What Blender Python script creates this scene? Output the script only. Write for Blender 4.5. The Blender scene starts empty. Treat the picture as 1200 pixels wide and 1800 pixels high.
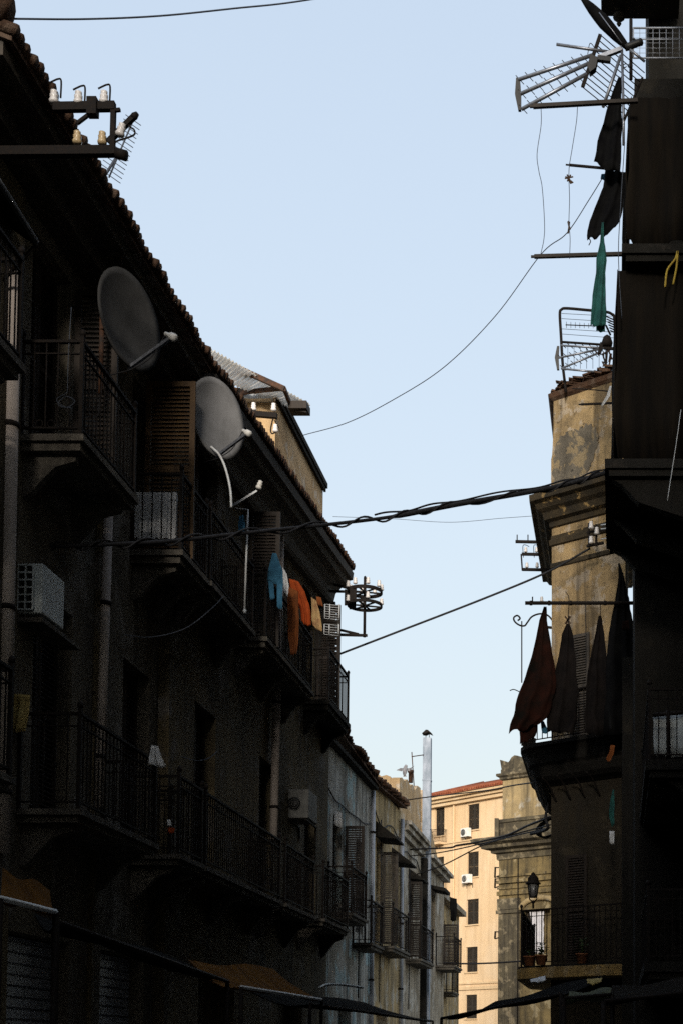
import bpy, math, random
from mathutils import Vector as V, noise as mnoise
random.seed(7)
R = math.radians
S = bpy.context.scene
COL = S.collection

# ------------------------------------------------------------------ camera
F = 2500.0
TP = F / 44000.0
PT = math.atan(TP)
CX, CY = 1080.0, 1855.0 - F * TP
EYE = V((0, 0, 1.6))
cam_d = bpy.data.cameras.new('camera')
cam = bpy.data.objects.new('camera', cam_d)
COL.objects.link(cam)
cam.location = EYE
cam.rotation_euler = (R(90) + PT, 0, 0)
cam_d.sensor_fit = 'AUTO'
cam_d.sensor_width = 36
cam_d.lens = 36 * F / 1800
cam_d.shift_x = (600 - CX) / 1800
cam_d.shift_y = (CY - 900) / 1800
cam_d.clip_start = 0.05
cam_d.clip_end = 3000
S.camera = cam


def ray(px, py):
    u = (px - CX) / F
    v = (CY - py) / F
    return V((u, math.cos(PT) - math.sin(PT) * v, math.sin(PT) + math.cos(PT) * v))


def P(px, py, Y):            # measured point of the photograph at street distance Y
    r = ray(px, py)
    return EYE + r * (Y / r.y)


def PX(px, py, X):           # same, on the plane x = X
    r = ray(px, py)
    return EYE + r * (X / r.x)


def pw(px, Y):               # x of a pixel column (low down) at distance Y
    return P(px, 1700, Y).x


# ------------------------------------------------------------------ materials
def new_mat(name):
    m = bpy.data.materials.new(name)
    m.use_nodes = True
    nt = m.node_tree
    b = nt.nodes['Principled BSDF']
    return m, nt, b


def noise(nt, scale, detail=6, rough=0.6, vec=None, sc=(1, 1, 1), loc=(0, 0, 0)):
    geo = nt.nodes.new('ShaderNodeNewGeometry')
    mp = nt.nodes.new('ShaderNodeMapping')
    mp.inputs['Scale'].default_value = sc
    mp.inputs['Location'].default_value = loc
    nt.links.new(geo.outputs['Position'], mp.inputs['Vector'])
    n = nt.nodes.new('ShaderNodeTexNoise')
    n.inputs['Scale'].default_value = scale
    n.inputs['Detail'].default_value = detail
    n.inputs['Roughness'].default_value = rough
    nt.links.new(mp.outputs['Vector'], n.inputs['Vector'])
    return n.outputs['Fac']


def ramp(nt, fac, a, b):
    r = nt.nodes.new('ShaderNodeMapRange')
    r.inputs['From Min'].default_value = a
    r.inputs['From Max'].default_value = b
    nt.links.new(fac, r.inputs['Value'])
    return r.outputs['Result']


def mix(nt, fac, a, b, mode='MIX'):
    m = nt.nodes.new('ShaderNodeMix')
    m.data_type = 'RGBA'
    m.blend_type = mode
    for sock, val in ((m.inputs[0], fac), (m.inputs[6], a), (m.inputs[7], b)):
        if isinstance(val, (int, float)):
            sock.default_value = val
        elif isinstance(val, (tuple, list)):
            sock.default_value = (*val, 1) if len(val) == 3 else val
        else:
            nt.links.new(val, sock)
    return m.outputs[2]


def bump(nt, b, fac, strength=0.3, dist=0.02):
    bp = nt.nodes.new('ShaderNodeBump')
    bp.inputs['Strength'].default_value = strength
    bp.inputs['Distance'].default_value = dist
    nt.links.new(fac, bp.inputs['Height'])
    nt.links.new(bp.outputs['Normal'], b.inputs['Normal'])


def stucco(name, c1, c2, c3, stain=(0.03, 0.028, 0.025), patch=(0.50, 0.56), streak=0.6, scale=0.8, spots=0.5, rough=0.95, seed=0.0):
    """old plaster: two base tones, worn patches of a third, dark run-off streaks, pits"""
    m, nt, b = new_mat(name)
    L = (seed * 7.3, seed * 3.1, seed * 5.7)
    n1 = noise(nt, scale, 8, 0.65, loc=L)
    col = mix(nt, ramp(nt, n1, 0.35, 0.65), c1, c2)
    n2 = noise(nt, scale * 1.7, 9, 0.6, loc=(L[0] + 9, L[1], L[2] + 4))
    col = mix(nt, ramp(nt, n2, patch[0], patch[1]), col, c3)
    n3 = noise(nt, 3.2, 5, 0.6, sc=(1, 1, 0.07), loc=L)
    st = ramp(nt, n3, 0.48, 0.72)
    mu = nt.nodes.new('ShaderNodeMath'); mu.operation = 'MULTIPLY'
    nt.links.new(st, mu.inputs[0]); mu.inputs[1].default_value = streak
    col = mix(nt, mu.outputs[0], col, stain)
    n4 = noise(nt, 9.0, 4, 0.7, loc=L)
    sp = ramp(nt, n4, 0.60, 0.72)
    mu2 = nt.nodes.new('ShaderNodeMath'); mu2.operation = 'MULTIPLY'
    nt.links.new(sp, mu2.inputs[0]); mu2.inputs[1].default_value = spots
    col = mix(nt, mu2.outputs[0], col, stain)
    n5 = noise(nt, 40.0, 3, 0.7, loc=L)
    col = mix(nt, ramp(nt, n5, 0.25, 0.75), mix(nt, 0.3, col, (0, 0, 0)), col)
    nt.links.new(col, b.inputs['Base Color'])
    b.inputs['Roughness'].default_value = rough
    b.inputs['Specular IOR Level'].default_value = 0.15
    bump(nt, b, mix(nt, 0.5, n2, n5), 0.7, 0.06)
    return m


def plain(name, c, c2=None, rough=0.6, metal=0.0, scale=6.0, spec=0.3, sc=(1, 1, 1), trans=None, bumpd=0.0):
    m, nt, b = new_mat(name)
    c2 = c2 or tuple(x * 0.6 for x in c)
    n = noise(nt, scale, 6, 0.6, sc=sc)
    col = mix(nt, ramp(nt, n, 0.35, 0.65), c, c2)
    nt.links.new(col, b.inputs['Base Color'])
    b.inputs['Roughness'].default_value = rough
    b.inputs['Metallic'].default_value = metal
    b.inputs['Specular IOR Level'].default_value = spec
    if bumpd:
        bump(nt, b, n, 0.5, bumpd)
    if trans:
        out = nt.nodes['Material Output']
        t = nt.nodes.new('ShaderNodeBsdfTranslucent')
        nt.links.new(col, t.inputs['Color'])
        mx = nt.nodes.new('ShaderNodeMixShader')
        mx.inputs[0].default_value = trans
        nt.links.new(b.outputs[0], mx.inputs[1])
        nt.links.new(t.outputs[0], mx.inputs[2])
        nt.links.new(mx.outputs[0], out.inputs['Surface'])
    return m


M = {}
M['near_plaster'] = stucco('near_plaster', (0.23, 0.20, 0.15), (0.12, 0.105, 0.085), (0.30, 0.275, 0.24), patch=(0.55, 0.62), streak=0.75, seed=1)
M['mid_plaster'] = stucco('mid_plaster', (0.19, 0.15, 0.085), (0.095, 0.08, 0.055), (0.21, 0.19, 0.165), patch=(0.55, 0.62), streak=0.75, seed=2)
M['parapet_plaster'] = stucco('parapet_plaster', (0.74, 0.53, 0.31), (0.56, 0.38, 0.2), (0.74, 0.62, 0.48), patch=(0.56, 0.62), streak=0.35, scale=1.5, seed=3)
M['blue_plaster'] = stucco('blue_plaster', (0.66, 0.65, 0.61), (0.30, 0.27, 0.22), (0.48, 0.62, 0.64), patch=(0.54, 0.6), streak=0.9, spots=0.7, seed=4)
M['ochre_plaster'] = stucco('ochre_plaster', (0.68, 0.50, 0.26), (0.34, 0.26, 0.15), (0.60, 0.53, 0.42), patch=(0.54, 0.60), streak=0.9, spots=0.8, seed=5)
M['grey_plaster'] = stucco('grey_plaster', (0.60, 0.52, 0.41), (0.30, 0.25, 0.18), (0.66, 0.61, 0.53), patch=(0.53, 0.58), streak=0.9, spots=0.85, seed=6)
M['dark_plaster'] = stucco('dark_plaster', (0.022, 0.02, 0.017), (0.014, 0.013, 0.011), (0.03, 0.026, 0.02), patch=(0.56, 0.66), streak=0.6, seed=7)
M['tower_plaster'] = stucco('tower_plaster', (0.57, 0.40, 0.20), (0.29, 0.21, 0.115), (0.52, 0.42, 0.30), patch=(0.52, 0.57), streak=0.8, scale=1.6, spots=0.9, seed=8)
M['tower_shaded'] = stucco('tower_shaded', (0.05, 0.04, 0.026), (0.03, 0.026, 0.02), (0.065, 0.053, 0.035), patch=(0.56, 0.64), streak=0.6, seed=9)  # dark copy of the tower plaster; the low wall's shade is in the colour
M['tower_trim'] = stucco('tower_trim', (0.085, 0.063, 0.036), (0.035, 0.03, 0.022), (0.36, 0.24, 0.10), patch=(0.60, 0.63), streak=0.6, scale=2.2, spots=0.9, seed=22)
M['cement'] = stucco('cement', (0.24, 0.205, 0.155), (0.15, 0.13, 0.10), (0.38, 0.29, 0.17), patch=(0.54, 0.57), streak=0.5, scale=2.2, spots=0.9, seed=10)
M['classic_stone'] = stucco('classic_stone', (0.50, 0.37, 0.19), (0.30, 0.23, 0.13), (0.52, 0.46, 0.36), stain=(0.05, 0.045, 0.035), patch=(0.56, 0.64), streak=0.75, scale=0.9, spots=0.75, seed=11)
M['classic_wall'] = stucco('classic_wall', (0.30, 0.22, 0.10), (0.14, 0.11, 0.06), (0.36, 0.29, 0.17), patch=(0.56, 0.62), streak=0.85, scale=1.1, spots=0.85, seed=21)  # darker copy of the stone: stains plus the lower wall's shade in the colour
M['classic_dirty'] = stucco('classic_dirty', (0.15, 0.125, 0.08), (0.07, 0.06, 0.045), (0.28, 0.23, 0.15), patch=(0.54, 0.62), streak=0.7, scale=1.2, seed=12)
M['peach_plaster'] = stucco('peach_plaster', (0.80, 0.585, 0.365), (0.74, 0.525, 0.31), (0.80, 0.61, 0.41), stain=(0.46, 0.32, 0.18), patch=(0.5, 0.7), streak=0.45, scale=0.25, spots=0.12, seed=13)
M['peach_trim'] = stucco('peach_trim', (0.76, 0.56, 0.34), (0.68, 0.48, 0.28), (0.78, 0.60, 0.40), stain=(0.35, 0.25, 0.15), patch=(0.5, 0.7), streak=0.3, scale=0.5, spots=0.15, seed=14)
M['iron'] = plain('iron', (0.010, 0.009, 0.009), (0.018, 0.013, 0.01), 0.75, 0.0, 30, 0.12)
M['rusty_iron'] = plain('rusty_iron', (0.03, 0.022, 0.018), (0.09, 0.04, 0.02), 0.8, 0.0, 14)
M['galvanised'] = plain('galvanised', (0.40, 0.42, 0.46), (0.28, 0.30, 0.34), 0.5, 0.3, 8, sc=(1, 1, 0.3))
M['aluminium'] = plain('aluminium', (0.30, 0.32, 0.36), (0.2, 0.21, 0.24), 0.4, 0.7, 20)
M['white_metal'] = plain('white_metal', (0.62, 0.66, 0.68), (0.5, 0.5, 0.5), 0.5, 0.0, 10)
M['white_plastic'] = plain('white_plastic', (0.72, 0.71, 0.68), (0.60, 0.58, 0.53), 0.5, 0.0, 5)
M['grey_plastic'] = plain('grey_plastic', (0.55, 0.60, 0.60), (0.40, 0.43, 0.43), 0.5, 0.0, 5)
M['dim_plastic'] = plain('dim_plastic', (0.17, 0.17, 0.16), (0.10, 0.10, 0.095), 0.7, 0.0, 5, 0.1)
M['black_plastic'] = plain('black_plastic', (0.012, 0.012, 0.012), (0.02, 0.02, 0.02), 0.5, 0.0, 5)
M['cable'] = plain('cable', (0.012, 0.012, 0.014), (0.025, 0.025, 0.028), 0.7, 0.0, 12)
M['thin_wire'] = plain('thin_wire', (0.06, 0.07, 0.09), (0.04, 0.05, 0.07), 0.6, 0.0, 12)
M['porcelain'] = plain('porcelain', (0.78, 0.76, 0.76), (0.62, 0.58, 0.55), 0.25, 0.0, 30, 0.5)
M['porcelain_amber'] = plain('porcelain_amber', (0.60, 0.46, 0.26), (0.45, 0.32, 0.18), 0.25, 0.0, 30, 0.5)
M['pipe_grey'] = plain('pipe_grey', (0.50, 0.44, 0.40), (0.36, 0.31, 0.27), 0.7, 0.0, 5, sc=(1, 1, 0.2))
M['flue'] = plain('flue', (0.38, 0.42, 0.49), (0.20, 0.24, 0.29), 0.95, 0.0, 3.0, 0.1, sc=(2, 2, 0.7))
M['dish'] = plain('dish', (0.27, 0.27, 0.275), (0.17, 0.17, 0.17), 0.9, 0.0, 2.2, 0.1)
M['dark_dish'] = plain('dark_dish', (0.06, 0.06, 0.06), (0.035, 0.035, 0.035), 0.9, 0.0, 2.2, 0.1)
M['brown_wood'] = plain('brown_wood', (0.075, 0.042, 0.014), (0.045, 0.024, 0.01), 0.7, 0.0, 8, sc=(1, 1, 0.2))
M['dark_wood'] = plain('dark_wood', (0.035, 0.026, 0.02), (0.02, 0.016, 0.013), 0.7, 0.0, 8, sc=(1, 1, 0.2))
M['grey_wood'] = plain('grey_wood', (0.09, 0.075, 0.06), (0.045, 0.04, 0.035), 0.8, 0.0, 8)
M['far_shutter'] = plain('far_shutter', (0.035, 0.028, 0.02), (0.022, 0.018, 0.014), 0.7, 0.0, 6)
M['glass'] = plain('glass', (0.02, 0.022, 0.025), (0.015, 0.016, 0.018), 0.12, 0.0, 3, 0.5)
M['pale_blind'] = plain('pale_blind', (0.55, 0.58, 0.62), (0.45, 0.48, 0.52), 0.8, 0.0, 2)
M['tile'] = stucco('tile', (0.14, 0.075, 0.045), (0.08, 0.05, 0.035), (0.16, 0.11, 0.08), patch=(0.52, 0.6), streak=0.2, scale=3, seed=15)
M['red_tile'] = stucco('red_tile', (0.30, 0.085, 0.04), (0.20, 0.06, 0.03), (0.36, 0.13, 0.065), stain=(0.16, 0.05, 0.03), patch=(0.52, 0.6), streak=0.2, scale=1.5, spots=0.3, seed=16)
M['slab_stone'] = stucco('slab_stone', (0.16, 0.145, 0.12), (0.09, 0.08, 0.07), (0.20, 0.18, 0.15), patch=(0.55, 0.65), streak=0.5, scale=2, seed=17)
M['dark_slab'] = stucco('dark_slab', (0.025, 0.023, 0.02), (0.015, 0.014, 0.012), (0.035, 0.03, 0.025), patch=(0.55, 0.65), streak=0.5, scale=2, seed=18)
M['ochre_band'] = stucco('ochre_band', (0.46, 0.30, 0.10), (0.24, 0.17, 0.08), (0.40, 0.30, 0.16), patch=(0.54, 0.62), streak=0.5, scale=2.2, seed=19)
M['sheet'] = plain('sheet', (0.92, 0.90, 0.86), (0.84, 0.80, 0.73), 0.6, 0.0, 2.5, trans=0.88)
M['tarp_dark'] = plain('tarp_dark', (0.007, 0.0075, 0.008), (0.012, 0.012, 0.012), 1.0, 0.0, 2, 0.02)
M['tarp_brown'] = plain('tarp_brown', (0.009, 0.008, 0.007), (0.015, 0.012, 0.009), 1.0, 0.0, 2.5, 0.03, sc=(3, 3, 0.3))
M['cloth_black'] = plain('cloth_black', (0.006, 0.006, 0.007), (0.010, 0.010, 0.010), 1.0, 0.0, 5, 0.02)
M['cloth_rust'] = plain('cloth_rust', (0.028, 0.010, 0.007), (0.008, 0.007, 0.006), 1.0, 0.0, 2.2, 0.02, trans=0.12)
M['cloth_dark'] = plain('cloth_dark', (0.016, 0.013, 0.012), (0.009, 0.008, 0.008), 1.0, 0.0, 3, 0.02, trans=0.1)
M['cloth_teal'] = plain('cloth_teal', (0.035, 0.16, 0.145), (0.02, 0.085, 0.08), 0.95, 0.0, 6, trans=0.25)
M['cloth_blue'] = plain('cloth_blue', (0.055, 0.19, 0.31), (0.03, 0.11, 0.19), 0.95, 0.0, 6, trans=0.2)
M['cloth_orange'] = plain('cloth_orange', (0.45, 0.075, 0.012), (0.28, 0.05, 0.01), 0.95, 0.0, 6, trans=0.2)
M['cloth_dim_orange'] = plain('cloth_dim_orange', (0.28, 0.085, 0.02), (0.16, 0.05, 0.015), 0.95, 0.0, 6, trans=0.2)
M['cloth_sand'] = plain('cloth_sand', (0.48, 0.34, 0.16), (0.30, 0.16, 0.08), 0.95, 0.0, 9, trans=0.2)
M['cloth_white'] = plain('cloth_white', (0.78, 0.79, 0.80), (0.66, 0.68, 0.70), 0.95, 0.0, 5, trans=0.2)
M['cloth_straw'] = plain('cloth_straw', (0.50, 0.40, 0.16), (0.38, 0.28, 0.10), 0.95, 0.0, 9, trans=0.2)
M['awning_orange'] = plain('awning_orange', (0.17, 0.075, 0.012), (0.09, 0.04, 0.01), 0.95, 0.0, 4, 0.05, trans=0.2)
M['awning_green'] = plain('awning_green', (0.09, 0.10, 0.05), (0.05, 0.055, 0.035), 0.9, 0.0, 4, trans=0.1)
M['curtain_white'] = plain('curtain_white', (0.80, 0.78, 0.80), (0.68, 0.66, 0.70), 0.9, 0.0, 3, trans=0.3)
M['lamp_glass'] = plain('lamp_glass', (0.22, 0.22, 0.22), (0.14, 0.14, 0.14), 0.2, 0.0, 10, 0.5)
M['leaf'] = plain('leaf', (0.05, 0.09, 0.03), (0.03, 0.055, 0.02), 0.7, 0.0, 20)
M['terracotta'] = plain('terracotta', (0.30, 0.12, 0.05), (0.2, 0.08, 0.04), 0.8, 0.0, 10)
M['feather'] = plain('feather', (0.16, 0.16, 0.18), (0.40, 0.40, 0.42), 0.8, 0.0, 8)
M['asphalt'] = stucco('asphalt', (0.16, 0.15, 0.135), (0.11, 0.105, 0.095), (0.20, 0.185, 0.165), patch=(0.55, 0.65), streak=0, scale=1.5, seed=20)
M['yellow_rope'] = plain('yellow_rope', (0.50, 0.36, 0.05), (0.35, 0.24, 0.04), 0.8, 0.0, 10)
M['peg'] = plain('peg', (0.10, 0.06, 0.03), (0.05, 0.03, 0.02), 0.8, 0.0, 10)


# ------------------------------------------------------------------ mesh builder
class MB:
    def __init__(s):
        s.v = []; s.f = []; s.sm = []

    def add(s, vs, fs, smooth=False):
        o = len(s.v)
        s.v += [tuple(v) for v in vs]
        s.f += [tuple(i + o for i in f) for f in fs]
        s.sm += [smooth] * len(fs)
        return s

    def hexa(s, a):           # 8 corners: bottom 4 ring, top 4 ring
        return s.add(a, [(3, 2, 1, 0), (4, 5, 6, 7), (0, 1, 5, 4), (1, 2, 6, 5), (2, 3, 7, 6), (3, 0, 4, 7)])

    def box(s, a, b):
        x0, y0, z0 = [min(a[i], b[i]) for i in range(3)]
        x1, y1, z1 = [max(a[i], b[i]) for i in range(3)]
        return s.hexa([(x0, y0, z0), (x1, y0, z0), (x1, y1, z0), (x0, y1, z0), (x0, y0, z1), (x1, y0, z1), (x1, y1, z1), (x0, y1, z1)])

    def bar(s, a, b, w, h=None, up=V((0, 0, 1))):     # rectangular bar from a to b
        a = V(a); b = V(b); h = h or w
        d = (b - a).normalized()
        if abs(d.dot(up)) > 0.98: up = V((0, 1, 0))
        x = d.cross(up).normalized() * (w / 2)
        y = x.cross(d).normalized() * (h / 2)
        return s.hexa([a - x - y, a + x - y, a + x + y, a - x + y, b - x - y, b + x - y, b + x + y, b - x + y])

    def tube(s, pts, r, n=6, cap=True):
        pts = [V(p) for p in pts]
        rs = r if isinstance(r, (list, tuple)) else [r] * len(pts)
        vs = []; fs = []
        prev = None
        for i, p in enumerate(pts):
            d = (pts[min(i + 1, len(pts) - 1)] - pts[max(i - 1, 0)]).normalized()
            if prev is None:
                up = V((0, 0, 1)) if abs(d.z) < 0.9 else V((0, 1, 0))
                x = d.cross(up).normalized()
            else:
                x = (prev - d * prev.dot(d)).normalized()
            prev = x
            y = d.cross(x)
            for k in range(n):
                t = 2 * math.pi * k / n
                vs.append(p + (x * math.cos(t) + y * math.sin(t)) * rs[i])
        for i in range(len(pts) - 1):
            for k in range(n):
                fs.append((i * n + k, i * n + (k + 1) % n, (i + 1) * n + (k + 1) % n, (i + 1) * n + k))
        if cap:
            fs.append(tuple(range(n - 1, -1, -1)))
            o = (len(pts) - 1) * n
            fs.append(tuple(o + k for k in range(n)))
        return s.add(vs, fs, True)

    def lathe(s, prof, base, axis=(0, 0, 1), n=12):    # prof: (radius, height)
        base = V(base); ax = V(axis).normalized()
        return s.tube2([base + ax * h for r, h in prof], [max(r, 1e-4) for r, h in prof], ax, n)

    def tube2(s, pts, rs, ax, n):
        up = V((0, 0, 1)) if abs(ax.z) < 0.9 else V((0, 1, 0))
        x = ax.cross(up).normalized(); y = ax.cross(x)
        vs = []; fs = []
        for p, r in zip(pts, rs):
            for k in range(n):
                t = 2 * math.pi * k / n
                vs.append(p + (x * math.cos(t) + y * math.sin(t)) * r)
        for i in range(len(pts) - 1):
            for k in range(n):
                fs.append((i * n + k, i * n + (k + 1) % n, (i + 1) * n + (k + 1) % n, (i + 1) * n + k))
        fs.append(tuple(range(n - 1, -1, -1)))
        fs.append(tuple((len(pts) - 1) * n + k for k in range(n)))
        return s.add(vs, fs, True)

    def prism(s, poly, d):    # poly: list of 3d points (planar), extruded by vector d
        n = len(poly); d = V(d)
        vs = [V(p) for p in poly] + [V(p) + d for p in poly]
        fs = [tuple(range(n - 1, -1, -1)), tuple(range(n, 2 * n))]
        for i in range(n):
            fs.append((i, (i + 1) % n, n + (i + 1) % n, n + i))
        return s.add(vs, fs)

    def loft(s, foot, prof):  # convex footprint (ccw, xy) with (outward offset, z) levels
        rings = [[(p.x, p.y, z) for p in offset(foot, o)] for o, z in prof]
        n = len(foot); vs = [p for r in rings for p in r]; fs = []
        for i in range(len(rings) - 1):
            for k in range(n):
                fs.append((i * n + k, i * n + (k + 1) % n, (i + 1) * n + (k + 1) % n, (i + 1) * n + k))
        fs.append(tuple(range(n - 1, -1, -1)))
        fs.append(tuple((len(rings) - 1) * n + k for k in range(n)))
        return s.add(vs, fs)

    def sheet(s, rows, amp=0.03, nrm=(0, -1, 0), nu=14, waves=3.0, th=0.012, ph=0.0, sub=4):
        """cloth: rows of (left, right) points from top to bottom, with folds growing downwards"""
        nrm = V(nrm).normalized()
        rr = []
        for i in range(len(rows) - 1):
            for k in range(sub):
                t = k / sub
                rr.append((V(rows[i][0]).lerp(V(rows[i + 1][0]), t), V(rows[i][1]).lerp(V(rows[i + 1][1]), t)))
        rr.append((V(rows[-1][0]), V(rows[-1][1])))
        nr = len(rr); front = []; back = []
        for i, (a, b) in enumerate(rr):
            g = 0.35 + 0.65 * i / max(nr - 1, 1)
            for k in range(nu + 1):
                u = k / nu
                off = amp * g * (math.sin(u * waves * 2 * math.pi + ph + i * 0.11) + 0.5 * math.sin(u * waves * 3.7 * math.pi + ph * 2 + i * 0.23))
                p = a.lerp(b, u)
                nz = mnoise.noise(p * 4.5 + V((ph * 3.1, 0, 0))); n2 = mnoise.noise(p * 11.0)
                p = p + nrm * (off + amp * (1.1 * nz + 0.5 * n2)) + (b - a) * (0.10 * mnoise.noise(p * 3.3 + V((0, 7, ph))) * g)
                if i == nr - 1: p.z += amp * 1.2 * mnoise.noise(p * 14.0)
                if i == nr - 1:
                    p.z += amp * 0.5 * math.sin(u * 9 + ph)
                front.append(p); back.append(p - nrm * th)
        w = nu + 1; N = nr * w; fs = []
        for i in range(nr - 1):
            for k in range(nu):
                q = (i * w + k, (i + 1) * w + k, (i + 1) * w + k + 1, i * w + k + 1)
                fs.append(q); fs.append(tuple(N + j for j in reversed(q)))
        edge = [k for k in range(w)] + [i * w + nu for i in range(1, nr)] + [(nr - 1) * w + k for k in range(nu - 1, -1, -1)] + [i * w for i in range(nr - 2, 0, -1)]
        for i in range(len(edge)):
            a, b = edge[i], edge[(i + 1) % len(edge)]
            fs.append((a, b, N + b, N + a))
        return s.add(front + back, fs, True)

    def build(s, name, mat, parent=None):
        base = V((0, 0, 0))
        if parent is not None:
            q = parent
            while q is not None:
                base = base + q.location; q = q.parent
        elif s.v:
            xs, ys, zs = zip(*s.v)
            base = V((sum(xs) / len(xs), sum(ys) / len(ys), min(zs)))
        me = bpy.data.meshes.new(name)
        me.from_pydata([tuple(V(v) - base) for v in s.v], [], s.f)
        me.materials.append(M[mat])
        me.polygons.foreach_set('use_smooth', s.sm)
        me.update()
        import bmesh
        bm = bmesh.new(); bm.from_mesh(me)
        bmesh.ops.recalc_face_normals(bm, faces=bm.faces)
        bm.to_mesh(me); bm.free()
        o = bpy.data.objects.new(name, me)
        COL.objects.link(o)
        if parent is not None:
            o.parent = parent
        else:
            o.location = base
        return o


def offset(foot, o):
    n = len(foot); out = []
    pts = [V((p[0], p[1])) for p in foot]
    for i in range(n):
        a, b, c = pts[i - 1], pts[i], pts[(i + 1) % n]
        d1 = (b - a).normalized(); d2 = (c - b).normalized()
        n1 = V((d1.y, -d1.x)); n2 = V((d2.y, -d2.x))
        k = (n1 + n2); k = k / max(k.dot(n1), 1e-6)
        out.append(b + k * o)
    return out


def tag(o, label, cat, group=None):
    o['label'] = label; o['category'] = cat
    if group: o['group'] = group
    return o


def thing(name, loc, label, cat, group=None):
    o = bpy.data.objects.new(name, None)
    o.empty_display_size = 0.2
    COL.objects.link(o)
    o.location = V(loc)
    return tag(o, label, cat, group)


def structure(o):
    o['kind'] = 'structure'; return o


# ------------------------------------------------------------------ builders
UP = V((0, 0, 1))


def facade(mb, O, U, w, h, ops, inn, t=0.28):
    """wall sheet with real openings and reveals; O lower left, U along, inn inward"""
    O = V(O); U = V(U).normalized(); inn = V(inn).normalized()
    us = sorted({0, w, *[x for o in ops for x in (o[0], o[2])]})
    zs = sorted({0, h, *[x for o in ops for x in (o[1], o[3])]})
    pt = lambda u, z, d=0: O + U * u + UP * z + inn * d
    for i in range(len(us) - 1):
        for k in range(len(zs) - 1):
            cu = (us[i] + us[i + 1]) / 2; cz = (zs[k] + zs[k + 1]) / 2
            if any(o[0] < cu < o[2] and o[1] < cz < o[3] for o in ops): continue
            mb.add([pt(us[i], zs[k]), pt(us[i + 1], zs[k]), pt(us[i + 1], zs[k + 1]), pt(us[i], zs[k + 1])], [(0, 1, 2, 3)])
    for a, b, c, d in ops:
        for (p, q) in (((a, b), (c, b)), ((c, b), (c, d)), ((c, d), (a, d)), ((a, d), (a, b))):
            mb.add([pt(*p), pt(*q), pt(*q, t), pt(*p, t)], [(0, 1, 2, 3)])
        mb.add([pt(a, b, t), pt(c, b, t), pt(c, d, t), pt(a, d, t)], [(0, 1, 2, 3)])


def shell(mb, O, U, w, h, inn, depth):
    """the other walls and top of a block behind a facade"""
    O = V(O); U = V(U).normalized(); inn = V(inn).normalized()
    a = O; b = O + U * w; c = b + inn * depth; d = a + inn * depth; H = UP * h
    mb.add([a, b, c, d, a + H, b + H, c + H, d + H], [(1, 2, 6, 5), (2, 3, 7, 6), (3, 0, 4, 7), (4, 5, 6, 7)])


def leaf(mb, a, U, w, h, nrm, slats=True, th=0.04):
    """a louvred shutter leaf: frame, mid rail, tilted slats"""
    a = V(a); U = V(U).normalized(); nrm = V(nrm).normalized()
    fr = 0.07
    def bx(u0, z0, u1, z1, d0=0, d1=th):
        q = [a + U * u0 + UP * z0 + nrm * d0, a + U * u1 + UP * z0 + nrm * d0, a + U * u1 + UP * z0 + nrm * d1, a + U * u0 + UP * z0 + nrm * d1]
        mb.hexa(q + [p + UP * (z1 - z0) for p in q])
    bx(0, 0, fr, h); bx(w - fr, 0, w, h)
    for z0 in (0, h * 0.5 - fr / 2, h - fr): bx(fr, z0, w - fr, z0 + fr)
    if slats:
        z = fr + 0.02
        while z < h - fr - 0.02:
            if not (h * 0.5 - fr < z < h * 0.5 + fr / 2):
                q = [a + U * fr + UP * z + nrm * th, a + U * (w - fr) + UP * z + nrm * th, a + U * (w - fr) + UP * (z + 0.035) + nrm * 0.004, a + U * fr + UP * (z + 0.035) + nrm * 0.004]
                mb.hexa(q + [p + UP * 0.01 for p in q])
            z += 0.055


def french_door(bld, O, U, w, h, nrm, mat='brown_wood', name='shutter', closed=True, t=0.2):
    """pair of louvred leaves standing in the opening, child of the building"""
    U = V(U).normalized(); nrm = V(nrm).normalized()
    O = V(O) - nrm * t
    mb = MB()
    leaf(mb, O + U * 0.02, U, w / 2 - 0.03, h - 0.03, nrm)
    leaf(mb, O + U * (w / 2 + 0.01), U, w / 2 - 0.03, h - 0.03, nrm)
    return mb.build(name, mat, bld)


def railing(mb, pts, h=1.0, step=0.11, r=0.009, posts=True, scroll=False):
    """iron railing along a polyline at floor level"""
    pts = [V(p) for p in pts]
    for a, b in zip(pts[:-1], pts[1:]):
        L = (b - a).length; n = max(2, int(L / step))
        mb.bar(a + UP * h, b + UP * h, 0.045, 0.03)
        mb.bar(a + UP * 0.08, b + UP * 0.08, 0.03, 0.018)
        mb.bar(a + UP * (h - 0.13), b + UP * (h - 0.13), 0.025, 0.014)
        for i in range(n + 1):
            p = a.lerp(b, i / n)
            mb.tube([p + UP * 0.08, p + UP * h], r, 5, False)
            if scroll and i < n:
                q = a.lerp(b, (i + 0.5) / n)
                d = (b - a).normalized() * 0.04
                mb.tube([q + UP * (0.13) + d * math.cos(t) + UP * 0.04 * math.sin(t) for t in [k * math.pi / 4 for k in range(9)]], 0.006, 4, False)
    if posts:
        for p in pts:
            mb.bar(p, p + UP * (h + 0.06), 0.04, 0.04)
            mb.lathe([(0.0, 0), (0.032, 0.02), (0.034, 0.045), (0.02, 0.075), (0.0, 0.09)], p + UP * (h + 0.05), n=8)


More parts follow.
